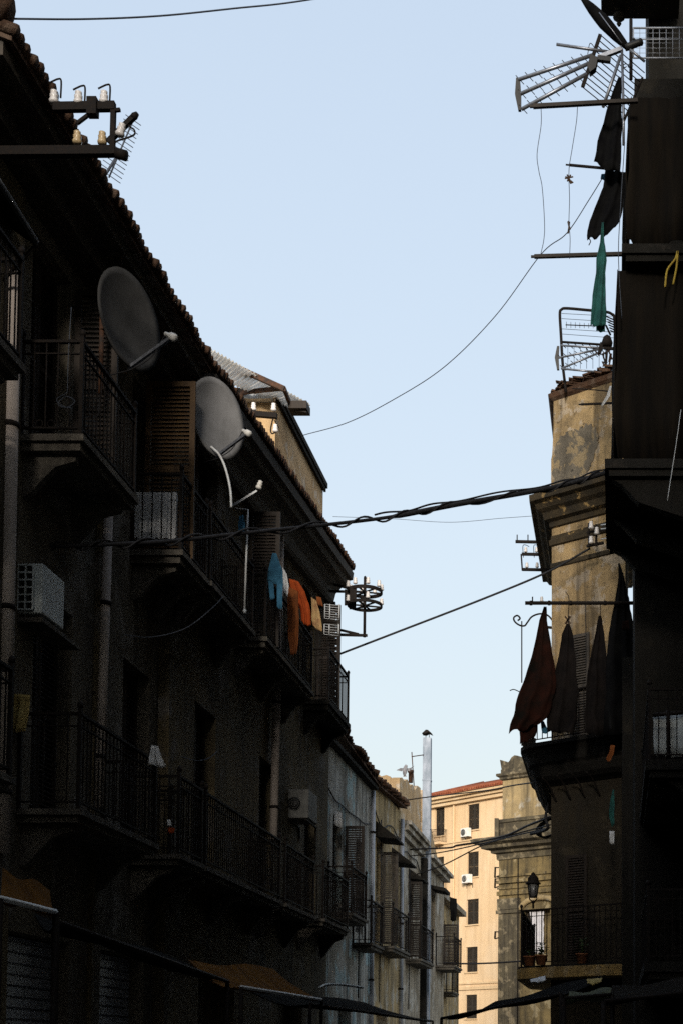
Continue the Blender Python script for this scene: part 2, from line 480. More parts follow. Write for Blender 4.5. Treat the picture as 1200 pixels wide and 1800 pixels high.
def left_balcony(bld, Y0, Y1, z, Xw, Xo, slab='slab_stone', th=0.14, h=1.02, brackets=True, scroll=False, railm='iron', step=0.11):
    """balcony on a wall facing +x: slab with moulded edge, railing, scrolled brackets"""
    mb = MB()
    foot = [(Xw + 0.003, Y0), (Xo, Y0), (Xo, Y1), (Xw + 0.003, Y1)]
    mb.box((Xw + 0.003, Y0, z - th * 0.45), (Xo, Y1, z))
    mb.box((Xw + 0.003, Y0 + 0.05, z - th), (Xo - 0.05, Y1 - 0.05, z - th * 0.45 - 0.003))
    b = mb.build('balcony', slab, bld)
    rl = MB(); e = 0.05
    railing(rl, [(Xw + 0.02, Y0 + e, z), (Xo - e, Y0 + e, z), (Xo - e, Y1 - e, z), (Xw + 0.02, Y1 - e, z)], h, step, scroll=scroll)
    rl.build('railing', railm, b)
    if brackets:
        n = max(2, int((Y1 - Y0) / 1.5) + 1)
        for i in range(n):
            y = Y0 + 0.2 + (Y1 - Y0 - 0.4) * i / (n - 1)
            br = MB()
            z1 = z - th - 0.004; d = Xo - Xw
            pr = [(Xw + 0.004, z1), (Xw + d * 0.82, z1), (Xw + d * 0.8, z1 - 0.07), (Xw + d * 0.5, z1 - 0.13), (Xw + d * 0.32, z1 - 0.26), (Xw + d * 0.12, z1 - 0.42), (Xw + 0.004, z1 - 0.46)]
            br.prism([V((x, y - 0.05, zz)) for x, zz in pr], (0, 0.1, 0))
            br.build('bracket', slab, b)
    return b


def tiled_eave(bld, xe, xr, Y0, Y1, ze0, ze1, rise, mat='tile', step=0.135, name='roof', ragged=0.0, under='grey_wood'):
    """barrel tile roof slope from the street edge xe back to xr; edge height runs ze0 -> ze1"""
    mb = MB()
    n = int((Y1 - Y0) / step)
    for i in range(n + 1):
        y = Y0 + (Y1 - Y0) * i / n
        ze = ze0 + (ze1 - ze0) * i / n
        j = random.uniform(-ragged, ragged)
        a = V((xe + 0.06 + j, y, ze + 0.05 + random.uniform(-0.015, 0.015))); b = V((xr, y + random.uniform(-.02, .02), ze + rise))
        segs = [a.lerp(b, t) for t in (0, 0.12, 0.121, 0.3, 0.301, 0.6, 1)]
        mb.tube(segs, [0.062, 0.05, 0.062, 0.052, 0.062, 0.052, 0.062], 8)
    q = [V((xe, Y0, ze0)), V((xe, Y1, ze1)), V((xr, Y1, ze1 + rise)), V((xr, Y0, ze0 + rise))]
    mb.hexa([p - UP * 0.05 for p in q] + q)
    rf = mb.build(name, mat, bld)
    return rf


def insulator(parent, p, axis=(0, 0, 1), mat='porcelain', s=1.0):
    mb = MB()
    mb.lathe([(0.018, 0), (0.040, 0.01), (0.046, 0.03), (0.034, 0.055), (0.038, 0.065), (0.040, 0.085), (0.028, 0.095), (0.033, 0.105), (0.033, 0.125), (0.014, 0.135)][:] if s == 1 else
             [(r * s, h * s) for r, h in [(0.018, 0), (0.040, 0.01), (0.046, 0.03), (0.034, 0.055), (0.038, 0.065), (0.040, 0.085), (0.028, 0.095), (0.033, 0.105), (0.033, 0.125), (0.014, 0.135)]], p, axis, 10)
    return mb.build('insulator', mat, parent)


def curve(pts, n=10):         # catmull-rom through points
    pts = [V(p) for p in pts]
    q = [pts[0] * 2 - pts[1]] + pts + [pts[-1] * 2 - pts[-2]]
    out = []
    for i in range(1, len(q) - 2):
        p0, p1, p2, p3 = q[i - 1:i + 3]
        for k in range(n):
            t = k / n
            out.append(0.5 * ((2 * p1) + (p2 - p0) * t + (2 * p0 - 5 * p1 + 4 * p2 - p3) * t * t + (3 * p1 - p0 - 3 * p2 + p3) * t ** 3))
    out.append(pts[-1])
    return out


def wire(label, pts, r, mat='cable', cat='cable', name='cable', group=None, n=10):
    mb = MB(); mb.tube(curve(pts, n), r, 6)
    return tag(mb.build(name, mat), label, cat, group)


def dish(label, c, n, Rr, mat='dish'):
    c = V(c); n = V(n).normalized()
    t = thing('satellite_dish', c - UP * Rr, label, 'satellite dish', 'satellite dishes on the tenement balconies')
    ax = UP - n * n.dot(UP); ax.normalize(); bx = n.cross(ax)
    mb = MB(); rings = 8; seg = 36; vs = []; fs = []
    for side in (0, 1):
        for i in range(rings + 1):
            r = Rr * i / rings; d = -0.17 * Rr * (1 - (i / rings) ** 2) - side * 0.02
            for k in range(seg):
                a = 2 * math.pi * k / seg
                vs.append(c + n * d + (ax * math.cos(a) * 1.06 + bx * math.sin(a)) * max(r, 0.002))
    NN = (rings + 1) * seg
    for side in (0, 1):
        for i in range(rings):
            for k in range(seg):
                fs.append((side * NN + i * seg + k, side * NN + i * seg + (k + 1) % seg, side * NN + (i + 1) * seg + (k + 1) % seg, side * NN + (i + 1) * seg + k))
    o = rings * seg
    for k in range(seg): fs.append((o + k, o + (k + 1) % seg, NN + o + (k + 1) % seg, NN + o + k))
    mb.add(vs, fs, True)
    mb.build('reflector', mat, t)
    low = c - ax * Rr * 1.06
    foc = c + n * Rr * 1.05 - ax * Rr * 0.62
    arm = MB(); arm.bar(low - n * 0.05, foc, 0.035, 0.035); 
    a_ = arm.build('feed_arm', 'aluminium', t)
    l = MB(); d = (c - foc).normalized()
    l.lathe([(0.03, 0), (0.045, 0.02), (0.045, 0.08), (0.028, 0.10), (0.028, 0.16)], foc - d * 0.06, d, 10)
    l.build('receiver', 'white_plastic', a_)
    cb = MB(); cb.tube(curve([foc + d * 0.1, foc.lerp(low, 0.5) - UP * 0.05, low - UP * 0.02, c - n * 0.36 - UP * (Rr + 0.1), c - n * 0.42 - UP * (Rr + 0.5)], 6), 0.007, 5); cb.build('coaxial_cable', 'cable', a_)
    mt = MB()
    mt.bar(c - n * (0.17 * Rr + 0.03), c - n * 0.40, 0.07)
    mt.tube([c - n * 0.40 + UP * 0.25, c - n * 0.40 - UP * (Rr + 0.25)], 0.028, 8)
    mt.build('mount', 'rusty_iron', t)
    return t


def ac_unit(label, p, w, h, d, face, group, mat='white_plastic', inn=None):
    """outdoor air-conditioning unit; p lower front-left corner, face = (U along front, inward)"""
    U, inn = V(face[0]).normalized(), V(face[1]).normalized()
    p = V(p)
    t = thing('air_conditioner', p + U * w / 2 + inn * d / 2 - UP * 0.05, label, 'air conditioner', group)
    q = [p, p + U * w, p + U * w + inn * d, p + inn * d]
    mb = MB(); mb.hexa(q + [x + UP * h for x in q])
    c = mb.build('casing', mat, t)
    bv = c.modifiers.new('b', 'BEVEL'); bv.width = 0.02; bv.segments = 2
    g = MB(); cc = p + U * w * 0.36 + UP * h * 0.5 - inn * 0.006
    rad = min(w * 0.3, h * 0.42)
    g.lathe([(rad, 0), (rad, 0.004)], cc, -inn, 20)
    fan = g.build('fan_grille', 'black_plastic', t)
    s = MB()
    for k in range(3):
        rr = rad * (0.35 + 0.32 * k)
        s.tube([cc - inn * 0.012 + (U * math.cos(a) + UP * math.sin(a)) * rr for a in [i * math.pi / 8 for i in range(17)]], 0.005, 4, False)
    s.build('guard', mat, fan)
    b = MB()
    for u in (0.12, 0.88):
        b.bar(p + U * w * u - UP * 0.025, p + U * w * u + inn * (d + 0.12) - UP * 0.025, 0.04)
        b.bar(p + U * w * u + inn * (d + 0.10) - UP * 0.3, p + U * w * u + inn * (d + 0.10) - UP * 0.03, 0.04)
    b.build('bracket', 'iron', t)
    return t


# ------------------------------------------------------------------ ground
g = MB(); g.add([(-800, -300, 0), (800, -300, 0), (800, 1500, 0), (-800, 1500, 0)], [(0, 1, 2, 3)])
structure(g.build('ground', 'asphalt'))
g = MB(); g.box((-6.29, -40, 0.004), (-5.2, 56, 0.13)); structure(g.build('pavement', 'slab_stone'))

# ================================================================== LEFT: near tenement
XW = -6.3
LA = thing('tenement_building', (XW - 4, 3, 0), 'dark near tenement on the left, with tiled eave, louvred doors and iron balconies', 'building')
A0, A1 = -24.0, 19.4
ops = [(14.95 - A0, 8.17, 16.05 - A0, 10.55), (18.15 - A0, 8.18, 19.2 - A0, 10.5), (15.2 - A0, 4.22, 16.3 - A0, 6.7), (18.0 - A0, 4.22, 19.05 - A0, 6.7),
       (11.2 - A0, 8.17, 12.3 - A0, 10.55), (11.2 - A0, 4.22, 12.3 - A0, 6.7), (6.5 - A0, 4.22, 7.6 - A0, 6.7),
       (14.6 - A0, 0.02, 16.4 - A0, 2.9), (10.4 - A0, 0.02, 12.2 - A0, 2.9), (17.4 - A0, 0.02, 19.0 - A0, 2.9)]
mb = MB(); facade(mb, (XW, A0, 0), (0, 1, 0), A1 - A0, 11.25, ops, (-1, 0, 0)); shell(mb, (XW, A0, 0), (0, 1, 0), A1 - A0, 11.25, (-1, 0, 0), 9)
mb.build('wall', 'near_plaster', LA)
tiled_eave(LA, -5.62, -10.5, 12.75, 19.35, 11.1, 11.17, 1.9, ragged=0.03)
rb = MB(); 
rb.box((-6.297, 12.8, 10.95), (-5.72, 19.38, 11.1)); rb.box((-6.297, 12.8, 10.75), (-6.0, 19.38, 10.945))
for i in range(14):
    y = 13.0 + i * 0.47
    rb.box((-6.297, y, 11.105), (-5.64, y + 0.08, 11.155))
rb.build('cornice', 'grey_wood', LA)
rt = MB(); rt.tube([V((-5.65, 12.72, 11.32)), V((-10.5, 12.72, 13.15))], 0.14, 10); rt.build('ridge_tile', 'tile', LA)
pl = MB(); pl.box((-6.297, 13.9, 0.14), (-6.22, 14.55, 10.7)); pl.box((-6.297, 16.95, 0.14), (-6.24, 17.05, 10.7)); pl.build('pilaster', 'mid_plaster', LA)
bA = left_balcony(LA, 14.66, 16.42, 8.15, XW, -5.6, th=0.16, scroll=True)
bB = left_balcony(LA, 18.13, 19.36, 8.16, XW, -5.6, th=0.16, scroll=True)
left_balcony(LA, 14.82, 17.4, 4.19, XW, -5.6, th=0.14)
left_balcony(LA, 18.25, 19.36, 4.2, XW, -5.6, th=0.14)
left_balcony(LA, 10.4, 13.2, 4.19, XW, -5.6, th=0.14)
left_balcony(LA, 10.4, 13.2, 8.15, XW, -5.6, th=0.16)
for (y, z, w, h) in [(14.95, 8.17, 1.1, 2.38), (15.2, 4.22, 1.1, 2.48), (18.0, 4.22, 1.05, 2.48), (11.2, 8.17, 1.1, 2.38), (11.2, 4.22, 1.1, 2.48), (6.5, 4.22, 1.1, 2.48)]:
    french_door(LA, (XW, y, z), (0, 1, 0), w, h, (1, 0, 0), 'dark_wood')
for (y, w) in [(14.6, 1.8), (10.4, 1.8), (17.4, 1.6)]:
    d = MB(); d.box((XW - 0.25, y + 0.02, 0.14), (XW - 0.2, y + w - 0.02, 2.88))
    for k in range(22): d.box((XW - 0.197, y + 0.05, 0.2 + k * 0.12), (XW - 0.17, y + w - 0.05, 0.29 + k * 0.12))
    d.build('roller_shutter', 'galvanised', LA)
lp = MB(); leaf(lp, (-6.27, 18.62, 8.2), (1, 0, 0), 0.66, 2.42, (0, -1, 0)); lp.build('shutter', 'brown_wood', LA)['label'] = 'open brown louvred shutter leaf'
lp = MB(); leaf(lp, (-6.27, 16.12, 8.2), (1, 0, -0.02), 0.5, 2.3, (0, -1, 0)); lp.build('shutter', 'dark_wood', LA)
def pipe(bld, pts, r, mat='pipe_grey', collars=True):
    mb = MB(); mb.tube(pts, r, 12)
    o = mb.build('drainpipe', mat, bld)
    a, b = V(pts[0]), V(pts[-1]); L = (b - a).length; k = 0.6
    while k < L:
        c = MB(); c.lathe([(r + 0.012, 0), (r + 0.012, 0.05)], a.lerp(b, k / L), (b - a), 12); k += 1.9
        c.build('collar', 'iron', o)
pipe(LA, [PX(4, 1500, -6.2), PX(25, 480, -6.2)], 0.075)
pipe(LA, [PX(174, 1420, -6.2), PX(191, 890, -6.2)], 0.06)

# canopy over the nearest balcony
cq = [P(-70, 210, 12.3), P(66, 428, 13.8), P(20, 395, 14.3), P(-110, 200, 12.9)]
t = thing('canopy', cq[1], 'small dark sheet canopy above the nearest left balcony, lit along its sloping edge', 'canopy')
mb = MB(); mb.hexa([p - UP * 0.04 for p in cq] + cq); mb.build('panel', 'tarp_dark', t)
mb = MB(); mb.tube([cq[0] + UP * 0.02, cq[1] + UP * 0.02], 0.022, 6); mb.build('edge_tube', 'galvanised', t)
mb = MB(); mb.tube([cq[1], cq[1] - UP * 0.25 + V((-0.5, 0.3, 0))], 0.02, 6); mb.build('strut', 'iron', t)

# ================================================================== LEFT: second tenement
XB = -6.15
LB = thing('tenement_building', (XB - 4, 25, 0), 'dark second tenement on the left, with rooftop room, laundry balcony and projecting far eave', 'building')
B0, B1 = 19.42, 30.3
ops = [(20.5 - B0, 8.3, 21.6 - B0, 10.7), (23.5 - B0, 8.4, 24.6 - B0, 10.8), (27.6 - B0, 8.62, 28.7 - B0, 10.9), (20.6 - B0, 4.25, 21.7 - B0, 6.8), (24.4 - B0, 4.25, 25.5 - B0, 6.8), (28.0 - B0, 4.3, 29.1 - B0, 6.8), (21 - B0, 0.02, 23 - B0, 2.9), (26 - B0, 0.02, 28 - B0, 2.9)]
mb = MB(); facade(mb, (XB, B0, 0), (0, 1, 0), B1 - B0, 11.45, ops, (-1, 0, 0)); shell(mb, (XB, B0, 0), (0, 1, 0), B1 - B0, 11.45, (-1, 0, 0), 9)
mb.build('wall', 'mid_plaster', LB)
tiled_eave(LB, -5.6, -7.6, 19.5, 29.85, 11.19, 11.96, 0.7, ragged=0.02)
# coved cornice, its profile showing at the far end
mb = MB()
prof = [(-6.147, 11.25), (-6.05, 11.27), (-6.0, 11.33), (-5.96, 11.5), (-5.85, 11.62), (-5.72, 11.68), (-5.68, 11.78), (-5.6, 11.8), (-5.58, 11.95), (-6.147, 11.97)]
vs = [];
for yy, dz in ((19.45, -0.80), (29.9, -0.05)):
    vs += [V((x, yy, z + dz)) for x, z in prof]
n = len(prof); mb.add(vs, [tuple(range(n)), tuple(range(2 * n - 1, n - 1, -1))] + [(i, (i + 1) % n, n + (i + 1) % n, n + i) for i in range(n)])
mb.build('cornice', 'grey_wood', LB)
left_balcony(LB, 19.46, 21.88, 8.2, XB, -5.6, th=0.16, scroll=True)
left_balcony(LB, 22.6, 26.2, 8.35, XB, -5.6, th=0.16)
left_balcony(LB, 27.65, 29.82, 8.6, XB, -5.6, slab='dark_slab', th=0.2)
left_balcony(LB, 19.46, 23.9, 4.2, XB, -5.6, th=0.14)
left_balcony(LB, 24.2, 26.6, 4.2, XB, -5.6, th=0.14)
left_balcony(LB, 27.4, 30.0, 4.25, XB, -5.6, th=0.14)
for (y, z, h) in [(20.5, 8.3, 2.4), (23.5, 8.4, 2.4), (27.6, 8.62, 2.28), (20.6, 4.25, 2.55), (24.4, 4.25, 2.55), (28.0, 4.3, 2.5)]:
    french_door(LB, (XB, y, z), (0, 1, 0), 1.1, h, (1, 0, 0), 'dark_wood')
lp = MB(); leaf(lp, (-6.12, 23.4, 8.4), (1, 0, 0), 0.52, 2.3, (0, -1, 0)); lp.build('shutter', 'dark_wood', LB)
lp = MB(); leaf(lp, (-6.12, 28.75, 8.63), (1, 0, 0), 0.5, 2.2, (0, -1, 0)); lp.build('shutter', 'dark_wood', LB)
pipe(LB, [PX(481, 1480, -6.05), PX(494, 880, -6.05)], 0.075)
# dark louvred screen closing the far end of the laundry balcony
mb = MB(); mb.box((-6.13, 29.95, 8.6), (-5.98, 30.02, 11.3))
for k in range(18): mb.box((-6.0, 29.93, 8.7 + k * 0.14), (-5.9, 29.99, 8.78 + k * 0.14))
mb.build('screen', 'dark_wood', LB)
# rooftop room
Z0 = 11.2
RX = -6.74
mb = MB()
za = P(485, 700, 27.7).z; zb = P(583, 888, 33).z
facade(mb, (RX, 27.6, Z0), (0, 1, 0), 4.6, 3.5, [], (-1, 0, 0))
shell(mb, (RX, 27.6, Z0), (0, 1, 0), 4.6, 3.5, (-1, 0, 0), 3.2)
mb.build('rooftop_room', 'parapet_plaster', LB)
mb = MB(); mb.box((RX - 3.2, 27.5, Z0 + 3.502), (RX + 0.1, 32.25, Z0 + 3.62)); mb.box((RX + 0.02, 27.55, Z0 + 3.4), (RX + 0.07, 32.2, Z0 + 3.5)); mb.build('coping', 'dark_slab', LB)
mb = MB(); mb.box((RX - 3.2, 27.42, Z0 + 3.36), (RX - 0.05, 27.595, Z0 + 3.46)); mb.build('gutter', 'white_metal', LB)

# corrugated roof sheet over the terrace
ca, cb, cc_, cd = P(362, 607, 26.5), P(546, 712, 26.5), P(520, 742, 30.2), P(330, 640, 30.2)
t = thing('corrugated_roof', (ca + cc_) / 2 - UP * 1.5, 'pale corrugated plastic roof sheet sloping over the rooftop terrace', 'roof sheet')
mb = MB(); nu = 140; vs = []; fs = []
c0, c1 = P(350, 602, 25.5), P(546, 712, 27.8)
c3 = P(318, 640, 26.2); c2 = P(514, 718, 28.0)
for i in range(nu + 1):
    u = i / nu; o = UP * 0.025 * math.sin(u * 2 * math.pi * 32)
    vs += [c0.lerp(c1, u) + o, c3.lerp(c2, u) + o, c0.lerp(c1, u) + o + UP * 0.008, c3.lerp(c2, u) + o + UP * 0.008]
for i in range(nu):
    a = i * 4; b = a + 4
    fs += [(a, b, b + 1, a + 1), (a + 2, a + 3, b + 3, b + 2), (a, a + 2, b + 2, b), (a + 1, b + 1, b + 3, a + 3)]
mb.add(vs, fs, True); mb.build('sheet', 'sheet', t)
mb = MB(); mb.bar(P(368, 624, 26.7), P(500, 684, 26.7), 0.07, 0.1); mb.bar(P(500, 684, 26.7), P(512, 716, 27.4), 0.06, 0.08); mb.bar(P(500, 682, 26.7), P(424, 690, 27.4), 0.05, 0.08); mb.build('beam', 'rusty_iron', t)
mb = MB(); e = P(522, 717, 27.3); mb.box((e.x - 0.14, e.y - 0.15, e.z - 0.07), (e.x + 0.22, e.y + 0.2, e.z + 0.08)); mb.bar(P(512, 716, 27.3), P(540, 722, 27.3), 0.11, 0.12); mb.build('beam_end', 'dark_wood', t)

# ================================================================== LEFT: far row
def left_house(name, label, Y0, Y1, h, mat, x=-6.3, ops=(), depth=8, cat='building'):
    t = thing(name, (x - 2, (Y0 + Y1) / 2, 0), label, cat)
    mb = MB(); facade(mb, (x, Y0, 0), (0, 1, 0), Y1 - Y0, h, [(a - Y0, b, c - Y0, d) for a, b, c, d in ops], (-1, 0, 0)); shell(mb, (x, Y0, 0), (0, 1, 0), Y1 - Y0, h, (-1, 0, 0), depth)
    mb.build('wall', mat, t)
    return t
L2 = left_house('tenement_building', 'low house with streaked blue-grey plaster and broken tile eave, past the dark tenements', 30.32, 36.5, 8.75, 'blue_plaster', ops=[(31.6, 4.75, 32.6, 7.0), (34.4, 4.6, 35.4, 6.9), (32, 0.02, 34, 2.8)])
tiled_eave(L2, -6.08, -9.5, 30.4, 36.5, 8.85, 8.6, 1.2, ragged=0.1)
mb = MB(); mb.box((-6.297, 30.4, 8.45), (-6.12, 36.5, 8.54)); mb.build('cornice', 'dark_slab', L2)
left_balcony(L2, 31.0, 32.9, 4.72, -6.3, -5.72, brackets=False, step=0.17); left_balcony(L2, 34.0, 35.7, 4.3, -6.3, -5.8, brackets=False, step=0.17)
french_door(L2, (-6.3, 31.6, 4.75), (0, 1, 0), 1.0, 2.25, (1, 0, 0), 'dark_wood'); french_door(L2, (-6.3, 34.4, 4.6), (0, 1, 0), 1.0, 2.3, (1, 0, 0), 'dark_wood')
pipe(L2, [V((-6.22, 36.3, 1.0)), V((-6.22, 36.3, 8.4))], 0.06, 'galvanised')
L3 = left_house('tenement_building', 'ochre house with a sagging tile eave and hooded windows beside the streaked house', 36.52, 41.6, 8.75, 'ochre_plaster', ops=[(37.3, 4.6, 38.3, 7.3), (40.0, 4.6, 40.9, 7.0), (37.5, .02, 39.4, 2.8)])
tiled_eave(L3, -6.12, -8.5, 36.55, 41.6, 8.62, 8.9, 0.35, ragged=0.14)
left_balcony(L3, 37.0, 39.9, 4.45, -6.3, -5.75, brackets=False, step=0.2)
for (a, b, z) in ((37.2, 38.5, 7.35), (39.9, 41.0, 7.05)):
    mb = MB(); q = [V((-6.295, a, z)), V((-5.75, a, z - 0.05)), V((-5.75, b, z - 0.05)), V((-6.295, b, z))]
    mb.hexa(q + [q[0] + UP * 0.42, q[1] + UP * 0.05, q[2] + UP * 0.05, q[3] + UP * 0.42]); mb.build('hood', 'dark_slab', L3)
for (a, b, z, h) in ((37.3, 38.3, 4.6, 2.7), (40.0, 40.9, 4.6, 2.4)):
    mb = MB(); mb.box((-6.5, a + 0.03, z), (-6.46, b - 0.03, z + h)); w = mb.build('window', 'pale_blind', L3)
    f = MB(); f.box((-6.46, (a + b) / 2 - 0.03, z), (-6.43, (a + b) / 2 + 0.03, z + h)); f.box((-6.457, a + 0.03, z + h * 0.6), (-6.433, b - 0.03, z + h * 0.6 + 0.05)); f.build('frame', 'grey_wood', w)
pipe(L3, [V((-6.22, 41.3, 1.0)), V((-6.22, 41.3, 8.5))], 0.06, 'galvanised')
L4 = thing('tenement_building', (-9, 44, 0), 'grey house with bare crumbling parapet and cornice left of the tall flue', 'building')
mb = MB()
facade(mb, (-6.3, 41.62, 0), (0, 1, 0), 4.5, 8.6, [(1.7, 4.6, 2.6, 7.0)], (-1, 0, 0)); shell(mb, (-6.3, 41.62, 0), (0, 1, 0), 4.5, 8.6, (-1, 0, 0), 6); mb.build('wall', 'grey_plaster', L4)
mb = MB()       # ragged parapet: street side and party wall
h0 = P(704, 1369, 41.7).z; h1 = P(739, 1385, 46.1).z; hl = P(650, 1353, 41.62).z
tops = [(a, h0 + (h1 - h0) * a / 4.5 + d) for a, d in ((0, 0.0), (0.5, 0.06), (1.0, -0.02), (1.6, 0.08), (2.2, -0.08), (2.7, 0.0), (3.2, -0.16), (3.8, 0.03), (4.5, 0.0))]
for (a, za), (b, zb_) in zip(tops[:-1], tops[1:]):
    q = [V((-6.36, 41.62 + a, 8.602)), V((-6.36, 41.62 + b, 8.602)), V((-6.62, 41.62 + b, 8.602)), V((-6.62, 41.62 + a, 8.602))]
    mb.hexa(q + [V((p.x, p.y, za if i in (0, 3) else zb_)) for i, p in enumerate(q)])
tops = [(-6.625, h0 + 0.05), (-6.75, h0 + 0.1), (-6.9, h0 + 0.06), (-7.05, (h0 + hl) / 2 + 0.06), (-7.25, hl), (-7.8, hl + 0.05), (-8.5, hl + 0.1), (-10, hl)]
for (a, za), (b, zb_) in zip(tops[:-1], tops[1:]):
    q = [V((a, 41.62, 8.602)), V((b, 41.62, 8.602)), V((b, 41.9, 8.602)), V((a, 41.9, 8.602))]
    mb.hexa(q + [V((p.x, p.y, za if i in (0, 3) else zb_)) for i, p in enumerate(q)])
mb.build('parapet', 'parapet_plaster', L4)
mb = MB(); mb.box((-6.297, 41.63, 8.25), (-6.08, 46.1, 8.4)); mb.box((-6.297, 41.63, 8.05), (-6.18, 46.1, 8.245)); mb.box((-6.297, 41.63, 8.404), (-6.0, 46.1, 8.52)); mb.build('cornice', 'grey_plaster', L4)
mb = MB(); q = [V((-6.295, 43.2, 7.0)), V((-5.85, 43.2, 6.95)), V((-5.85, 44.4, 6.95)), V((-6.295, 44.4, 7.0))]; mb.hexa(q + [q[0] + UP * 0.3, q[1] + UP * 0.05, q[2] + UP * 0.05, q[3] + UP * 0.3]); mb.build('hood', 'dark_slab', L4)
french_door(L4, (-6.3, 43.32, 4.6), (0, 1, 0), 0.9, 2.4, (1, 0, 0), 'dark_wood')
left_balcony(L4, 42.6, 45.6, 4.5, -6.3, -5.8, brackets=False, step=0.22)
mb = MB(); mb.box((-6.297, 45.9, 1), (-6.1, 46.1, 8.0)); mb.build('drainpipe', 'dark_slab', L4)

# tall square flue
fx0, fx1 = P(742, 1500, 46.4).x, P(756, 1500, 46.4).x
ztop = P(748, 1298, 46.4).z
t = thing('flue', ((fx0 + fx1) / 2, 46.4, 3.0), 'tall square grey metal flue with a bent cowl rising above the roofs', 'flue')
mb = MB(); mb.box((fx0, 46.25, 2.6), (fx1, 46.52, ztop)); o = mb.build('duct', 'flue', t)
mb = MB()
for z in (4.2, 5.8, 7.4, 9.0, 10.6): mb.box((fx0 - 0.012, 46.24, z), (fx1 + 0.012, 46.53, z + 0.05))
mb.build('seam', 'flue', o)
mx = (fx0 + fx1) / 2
mb = MB()
for dx in (-0.05, 0.06): mb.tube([(mx + dx, 46.38, ztop - 0.01), (mx + dx, 46.38, ztop + 0.14)], 0.012, 5)
mb.add([(mx - 0.16, 46.2, ztop + 0.13), (mx - 0.03, 46.2, ztop + 0.25), (mx + 0.04, 46.2, ztop + 0.24), (mx + 0.17, 46.2, ztop + 0.12), (mx - 0.16, 46.55, ztop + 0.13), (mx - 0.03, 46.55, ztop + 0.25), (mx + 0.04, 46.55, ztop + 0.24), (mx + 0.17, 46.55, ztop + 0.12), (mx + 0.05, 46.2, ztop + 0.17), (mx + 0.05, 46.55, ztop + 0.17), (mx - 0.05, 46.2, ztop + 0.12), (mx - 0.05, 46.55, ztop + 0.12)],
       [(0, 10, 8, 3, 2, 1), (4, 5, 6, 7, 9, 11), (0, 1, 5, 4), (1, 2, 6, 5), (2, 3, 7, 6), (3, 8, 9, 7), (8, 10, 11, 9), (10, 0, 4, 11)])
mb.build('cowl', 'iron', t)
t = thing('antenna_mast', P(726, 1375, 45.5), 'thin rusty mast with a side arm tied to the square flue', 'mast')
mb = MB(); mb.tube([P(727, 1382, 45.5), P(723, 1322, 45.5)], 0.016, 6); mb.build('pole', 'rusty_iron', t)
mb = MB(); mb.bar(P(723, 1330, 45.5), P(743, 1327, 46.24), 0.03); mb.build('arm', 'rusty_iron', t)
t = MB(); t.lathe([(0.07, 0), (0.07, 0.32), (0.1, 0.33), (0.1, 0.4), (0.05, 0.42)], P(721, 1376, 44.5), n=10); tag(t.build('vent_pipe', 'rusty_iron'), 'stubby dark vent pipe standing on the crumbling parapet', 'vent')

L5 = left_house('tenement_building', 'narrow ochre house with cornice and lit end balcony right of the tall flue', 46.55, 52.2, 8.3, 'grey_plaster', ops=[(48.6, 4.9, 49.6, 7.2)])
mb = MB(); q = [V((-6.36, 46.56, 8.302)), V((-6.36, 52.1, 8.302)), V((-6.7, 52.1, 8.302)), V((-6.7, 46.56, 8.302))]
mb.hexa(q + [V((-6.36, 46.56, 10.35)), V((-6.36, 50.6, 8.7)), V((-6.7, 50.6, 8.7)), V((-6.7, 46.56, 10.35))]); mb.build('parapet', 'parapet_plaster', L5)
mb = MB(); mb.box((-6.297, 46.56, 7.95), (-6.08, 52.2, 8.1)); mb.box((-6.297, 46.56, 8.104), (-5.95, 52.2, 8.22)); mb.build('cornice', 'grey_plaster', L5)
b5 = left_balcony(L5, 49.8, 52.1, 4.75, -6.3, -5.6, slab='slab_stone', brackets=False, step=0.2)
french_door(L5, (-6.3, 48.6, 4.9), (0, 1, 0), 1.0, 2.3, (1, 0, 0), 'dark_wood')
mb = MB(); q = [V((-6.295, 48.4, 7.3)), V((-5.8, 48.4, 7.2)), V((-5.8, 49.8, 7.2)), V((-6.295, 49.8, 7.3))]; mb.hexa(q + [p + UP * 0.12 for p in q]); mb.build('hood', 'dark_slab', L5)
mb = MB(); leaf(mb, (-6.29, 33.0, 4.75), (1, 0, 0.0), 0.45, 2.2, (0, -1, 0)); mb.build('shutter', 'dark_wood', L2)
mb = MB(); leaf(mb, (-6.29, 38.32, 4.6), (1, 0, 0.0), 0.42, 2.5, (0, -1, 0)); mb.build('shutter', 'grey_wood', L3)
mb = MB(); leaf(mb, (-6.29, 43.3, 4.6), (1, 0, 0.0), 0.40, 2.3, (0, -1, 0)); mb.build('shutter', 'dark_wood', L4)
mb = MB(); leaf(mb, (-6.29, 52.05, 4.9), (1, 0, 0.0), 0.55, 1.5, (0, -1, 0)); mb.build('shutter', 'dark_wood', L5)
for bld, y0, y1, z in ((L2, 30.6, 36.2, 7.4), (L3, 36.8, 41.4, 7.9), (L4, 41.8, 46, 7.6)):
    mb = MB(); mb.tube(curve([V((-6.26, y0 + (y1 - y0) * k / 6, z + random.uniform(-.14, .14))) for k in range(7)], 4), 0.018, 5)
    yy = random.uniform(y0 + 1, y1 - 1); mb.tube([(-6.26, yy, z), (-6.26, yy + 0.05, z - 2.2), (-6.26, yy, 3.0)], 0.016, 5); mb.build('conduit', 'cable', bld)
L6 = left_house('tenement_building', 'farthest left house, mostly hidden behind the ochre house beside the peach block', 52.25, 60, 7.6, 'ochre_plaster', x=-6.6, ops=[(54, 4.5, 55, 6.8)])
left_balcony(L6, 53.6, 55.6, 4.0, -6.6, -6.1, brackets=False, step=0.2)
mb = MB(); mb.box((-6.597, 52.3, 7.45), (-6.3, 60, 7.66)); mb.build('cornice', 'grey_plaster', L6)

